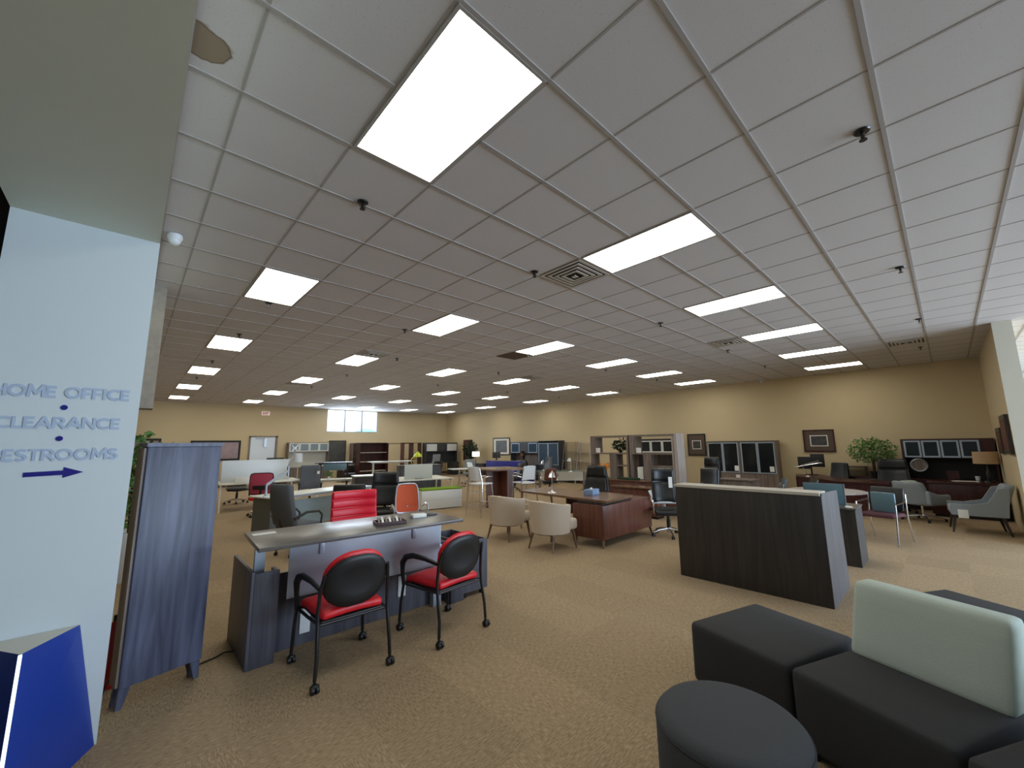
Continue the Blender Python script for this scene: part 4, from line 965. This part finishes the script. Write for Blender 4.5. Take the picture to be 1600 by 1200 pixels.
solo('binder_stack',M().box(-.08,.08,-.1,.1,0,.3),K['paper'],'stack of white sheets standing in the right hutch','papers',(9.85,5.62,.771),-90)
wall_unit('hutch_credenza','espresso hutch with white framed glass doors seen through the open hutch',(14.7,7.75,0),-90,1.9,1.85,.4,'espresso',4,(1.35,1.78),'dkglass','white',.74,'espresso')
# glass table beyond walnut desk
gt=thing('glass_desk','glass topped desk with metal legs beyond the walnut desk','desk',(11.6,9.9,0),-50)
M().rb(-.9,.9,-.4,.4,.72,.735,.005,0).build('glass_top',K['clearglass'],gt)
for x in (-.8,.8):
    for y in (-.33,.33): M().cyl((x,y,0),(x,y,.72),.025).build('leg',K['taupe'],gt)
M().box(-.8,.8,.3,.32,.35,.68).build('modesty_panel',K['offwhite'],gt)
desk_lamp('desk_lamp','white curved lamp on the glass desk',(11.3,9.2,.7355),60,.45,'whiteplastic',.15)
desk_lamp('desk_lamp','chrome bell lamp on the glass desk left end',(11.2,10.4,.7355),200,.36,'chrome',.1)
task_chair('office_chair','black chair on chrome base between the bar table and glass desk',(10.5,11.4,0),60,'black','black','chrome',bw=.52,bz0=.5,bz1=1.0,armstyle='sled',arm='chrome')
task_chair('office_chair','dark slate chair in front of the tall blue glass doors',(13.1,12.2,0),75,'slate','slate','chrome',bw=.6,bz0=.6,bz1=1.15,armstyle='none')
task_chair('wood_back_chair','brown wood backed chair at the left of the glass desk',(10.5,9.5,0),-40,'black','walnut','chrome',bw=.42,bz0=.5,bz1=.9,armstyle='loop',arm='chrome')
# small foreground silver lamp etc near hutch: glass door cabinets on right wall
bookcase('display_cabinet','taupe cabinet with two dark glass doors, left of the joined pair',(14.7,5.17,0),-90,1.02,1.70,.42,3,'taupe',2,dz=(.72,1.68))
bookcase('display_cabinet','taupe cabinet with two dark glass doors, right of the joined pair',(14.7,4.14,0),-90,1.02,1.70,.42,3,'taupe',2,dz=(.72,1.68))
for lb,y,z in (('white price tag on the left glass door cabinet',4.78,.78),('white price tag on the right glass door cabinet',3.78,.78),('white price tag below the glass doors of the left cabinet',4.76,.5)):
    solo('price_card',M().box(-.06,.06,-.004,.0,0,.16),K['paper'],lb,'price tag',(14.255,y,z),-90)
task_chair('executive_chair','black high-back chair top in front of the left glass door cabinet',(11.7,4.75,0),75,'leather','leather','black',bw=.52,bz0=.5,bz1=1.28,style='pillow',armstyle='none')
task_chair('office_chair','black square backed chair just beyond the reception desk left end',(9.4,3.95,0),70,'leather','leather','black',bw=.5,bz0=.5,bz1=1.1,armstyle='none',topscale=1)
desk('office_desk','taupe desk with a brushed top before the glass door cabinets',(11.45,3.85,0),-90,.9,.6,.76,'taupe','taupe','solid')
def side_chair(label,loc,rz,seat='leather',back='leather',frame='chrome',bz=.88):
    t=thing('side_chair',label,'chair',loc,rz)
    M().rb(-.24,.24,-.22,.24,.42,.48,.025,1).build('seat',K[seat],t)
    M().rb(-.23,.23,-.27,-.22,.5,bz,.022,(5,1,3),lambda x,y,z:(x,y-.12*(z-.5)/.4+.05*(x/.23)**2,z)).build('backrest',K[back],t)
    for s in (-1,1):
        M().tube([(s*.26,-.34,0),(s*.26,-.22,.42),(s*.25,-.26,bz-.1)],.012,8).build('rear_leg',K[frame],t)
        M().tube([(s*.26,.26,0),(s*.26,.2,.45),(s*.265,.19,.64),(s*.26,-.2,.66)],.012,8).build('front_leg',K[frame],t)
    return t
side_chair('mesh backed side chair showing above the reception counter middle',(10.33,2.85,0),20,'black','greyfab')
side_chair('black leather side chair showing above the reception counter right part',(10.62,2.36,0),25,'leather','leather')
side_chair('dark red side chair with long silver legs behind the return desk',(9.35,.92,0),75,'maroon','black')
# round table, mahogany desks, grey chairs at right
rt_=thing('round_table','round pale topped meeting table between the return desk and mahogany desk','table',(9.9,1.75,0))
M().lathe([(.60,.715),(.62,.72),(.62,.74),(.60,.745)],48).build('tabletop',K['lttaupe'],rt_)
M().lathe([(.32,0),(.32,.02),(.05,.04),(.045,.715)],24).build('pedestal',K['black'],rt_)
ed=thing('executive_desk','long angled mahogany executive desk by the right wall','desk',(0,0,0))
M().prism([(12.15,1.0),(12.95,1.0),(13.0,1.7),(13.6,2.25),(14.3,2.55),(14.3,3.2),(13.3,2.95),(12.15,1.9)],.72,.75).build('desktop',K['mahog'],ed)
M().prism([(12.2,1.05),(12.24,1.05),(12.24,1.85),(13.3,2.86),(14.25,3.1),(14.25,3.14),(13.28,2.9),(12.2,1.88)],.05,.72).build('modesty_panel',K['mahog'],ed)
M().box(12.3,12.9,1.04,1.45,0,.72).build('drawer_pedestal',K['mahog'],ed)
M().box(13.75,14.25,2.62,3.08,0,.72).build('drawer_pedestal',K['mahog'],ed)
desk('credenza','mahogany wall credenza carrying the bushy indoor tree',(14.45,1.55,0),-90,1.2,.5,.75,'mahog','mahog','solid','credenza')
bb=thing('computer_monitor','black monitors on stands on the mahogany desk beneath the photograph','monitor',(14.1,2.76,.7505),-80)
M().rb(-.3,.02,-.02,.0,.16,.50,.006,0).rb(.0,.32,-.02,.0,.22,.58,.006,0).build('screen',K['black'],bb)
M().cyl((0,.02,0),(0,.02,.35),.02).box(-.15,.15,-.1,.1,0,.015).tube([(-.2,.0,.3),(.2,.0,.38)],.014).build('stand',K['black'],bb)
dl=thing('desk_lamp','slim chrome double arm task lamp on the mahogany desk','lamp',(13.35,2.7,.7505),-60)
M().lathe([(.08,0),(.075,.015),(.01,.02)],16).build('base',K['chrome'],dl)
M().tube([(0,0,.015),(-.13,0,.30),(.28,0,.42)],.009,6).build('arm',K['chrome'],dl)
M().tube([(-.34,.0,.24),(.3,0,.36)],.008,6).rb(.26,.36,-.03,.03,.34,.37,.01,0).build('lamp_head',K['chrome'],dl)
task_chair('office_chair','black mesh chair silhouette behind the desk monitors',(13.82,2.28,0),60,'black','black','black',bw=.5,bz0=.55,bz1=1.1,armstyle='none')
solo('riser_shelf',M().box(-.28,.28,-.2,.2,.23,.25).box(-.26,-.23,-.18,.18,0,.23).box(.23,.26,-.18,.18,0,.23),K['mahog'],'small mahogany riser shelf on the desk beside the monitors','shelf',(14.5,1.85,.7505),-90)
plant('potted_tree','bushy indoor tree with small leaves on the mahogany desk return',(14.2,1.42,.7505),1.02,(.50,.52,.34),900,.075,'leaf','black',.09,.14,21)
task_chair('executive_chair','large black leather chair left of the dark corner hutch',(13.45,1.0,0),95,'leather','leather','black',bw=.62,bz0=.5,bz1=1.23,style='pillow',armstyle='none',topscale=.85)
# corner hutch
ch=wall_unit('hutch_credenza','dark mahogany hutch with four silver framed glass doors in right corner',(14.72,.07,0),-90,1.56,1.71,.42,'mahog',4,(1.26,1.67),'dkglass','silver',.74,'blackpaint',dw=.325)
solo('price_tag',M().box(-.05,.05,-.004,0,0,.1),K['paper'],'white price tag on the rightmost glass door of the corner hutch','price tag',(14.29,-.47,1.3),-90)
ck_=thing('table_clock','round silver framed clock on the dark back panel of the corner hutch','clock',(14.25,.57,.90),-90)
m=M(); m.tube([(math.cos(a*PI/16)*.145,0,.17+math.sin(a*PI/16)*.145) for a in range(32)],.016,8,closed=True); m.build('rim',K['alu'],ck_)
M().cyl((0,.006,.17),(0,.014,.17),.14,n=32).build('face',K['taupe'],ck_)
M().box(-.02,.02,.014,.42,.15,.19).build('wall_mount',K['black'],ck_)
solo('photo_frame',M().box(-.1,.1,-.01,.01,0,.2),K['mahog'],'small red brown photo frame on the corner desk','photo frame',(14.2,.02,.7505),-90)
solo('cup',M().lathe([(.035,0),(.045,.1),(.038,.1),(.03,.01)],16),K['whiteplastic'],'white cup on the corner desk near the lamp','cup',(14.1,-.36,.7505))
solo('papers',M().box(-.2,.2,-.12,.12,0,.004),K['paper'],'white papers lying on the corner desk front','papers',(13.75,-.15,.7505),-80)
desk('office_desk','low mahogany corner desk in front of the dark hutch',(13.6,-.12,0),-90,1.15,.9,.75,'mahog','mahog','solid')
tl=thing('table_lamp','tan drum shade table lamp on the corner desk by the end wall','lamp',(13.72,-.52,.7505))
M().lathe([(.1,0),(.09,.02),(.03,.05),(.045,.14),(.05,.2),(.02,.28),(.015,.42)],18).build('base',K['black'],tl)
M().lathe([(.205,.40),(.195,.66),(.19,.66),(.20,.40)],28).build('lamp_shade',K['shade'],tl)
# grey lounge swivel
gs=thing('swivel_armchair','pale grey swivel armchair on chrome four-star base','chair',(12.35,.55,0),-120)
M().rb(-.30,.30,-.28,.34,.33,.47,.05,1).build('seat',K['ltgreyfab'],gs)
M().rb(-.32,.32,-.36,-.24,.34,.82,.055,(4,1,4),lambda x,y,z:(x*(1-.15*max(0,(z-.5)/.32)),y-.10*max(0,(z-.45)/.37)+.08*(x/.32)**2,z)).build('backrest',K['ltgreyfab'],gs)
for q in (-1,1): M().rb(q*.33-.045,q*.33+.045,-.33,.28,.36,.56,.04,(1,3,1),lambda x,y,z:(x,y,z+(.10*max(0,-y/.33) if z>.45 else 0))).build('side_arm',K['ltgreyfab'],gs)
m=M()
for k in range(4):
    a=PI/4+k*PI/2; m.tube([(0,0,.11),(math.cos(a)*.2,math.sin(a)*.2,.09),(math.cos(a)*.34,math.sin(a)*.34,.055)],.016,8)
m.build('base',K['chrome'],gs); M().cyl((0,0,.08),(0,0,.34),.025).build('gas_lift',K['chrome'],gs)
for k in range(4):
    a=PI/4+k*PI/2; M().cyl((math.cos(a)*.34,math.sin(a)*.34,.0),(math.cos(a)*.34,math.sin(a)*.34,.05),.025,n=10).build('caster',K['black'],gs)
solo('throw_pillow',M().rb(-.2,.2,-.06,.06,0,.36,.055,2),K['sagefab'],'pale sage pillow leaning in the swivel armchair','pillow',(12.2,.70,.47),-35)
solo('tilted_seat_back',M().rb(-.17,.17,-.02,.02,0,.32,.018,1).tube([(-.06,-.03,.1),(0,-.05,.09),(.06,-.03,.1)],.008),K['tealscreen'],'blue tilted mesh seat back of the dark red chair','panel',(9.38,.88,.49),70)  # added slab standing in for the chair's tilted mesh back
lc=thing('lounge_chair','light grey upholstered lounge chair with dark tapered legs and price tag','chair',(11.5,-.19,0),4)
M().rb(-.31,.31,-.28,.34,.30,.46,.05,2).build('seat',K['ltgreyfab'],lc)
M().rb(-.31,.31,-.36,-.22,.30,.88,.05,(3,1,4),lambda x,y,z:(x*(1-.12*max(0,(z-.5)/.4)),y-.15*max(0,(z-.42)/.46),z)).build('backrest',K['ltgreyfab'],lc)
for s in (-1,1):
    M().prism([(-.36,.32),(.33,.32),(.33,.50),(.1,.50),(-.14,.56),(-.28,.80),(-.42,.84)],s*.31-.035,s*.31+.035,'x').build('side_arm',K['ltgreyfab'],lc)
    for y in (-.3,.28): M().tube([(s*.26,y,.31),(s*.30,y*1.22,0)],[.026,.014],8).build('leg',K['espresso'],lc)
M().box(-.352,-.346,.12,.25,.27,.42).build('price_tag',K['paper'],lc)
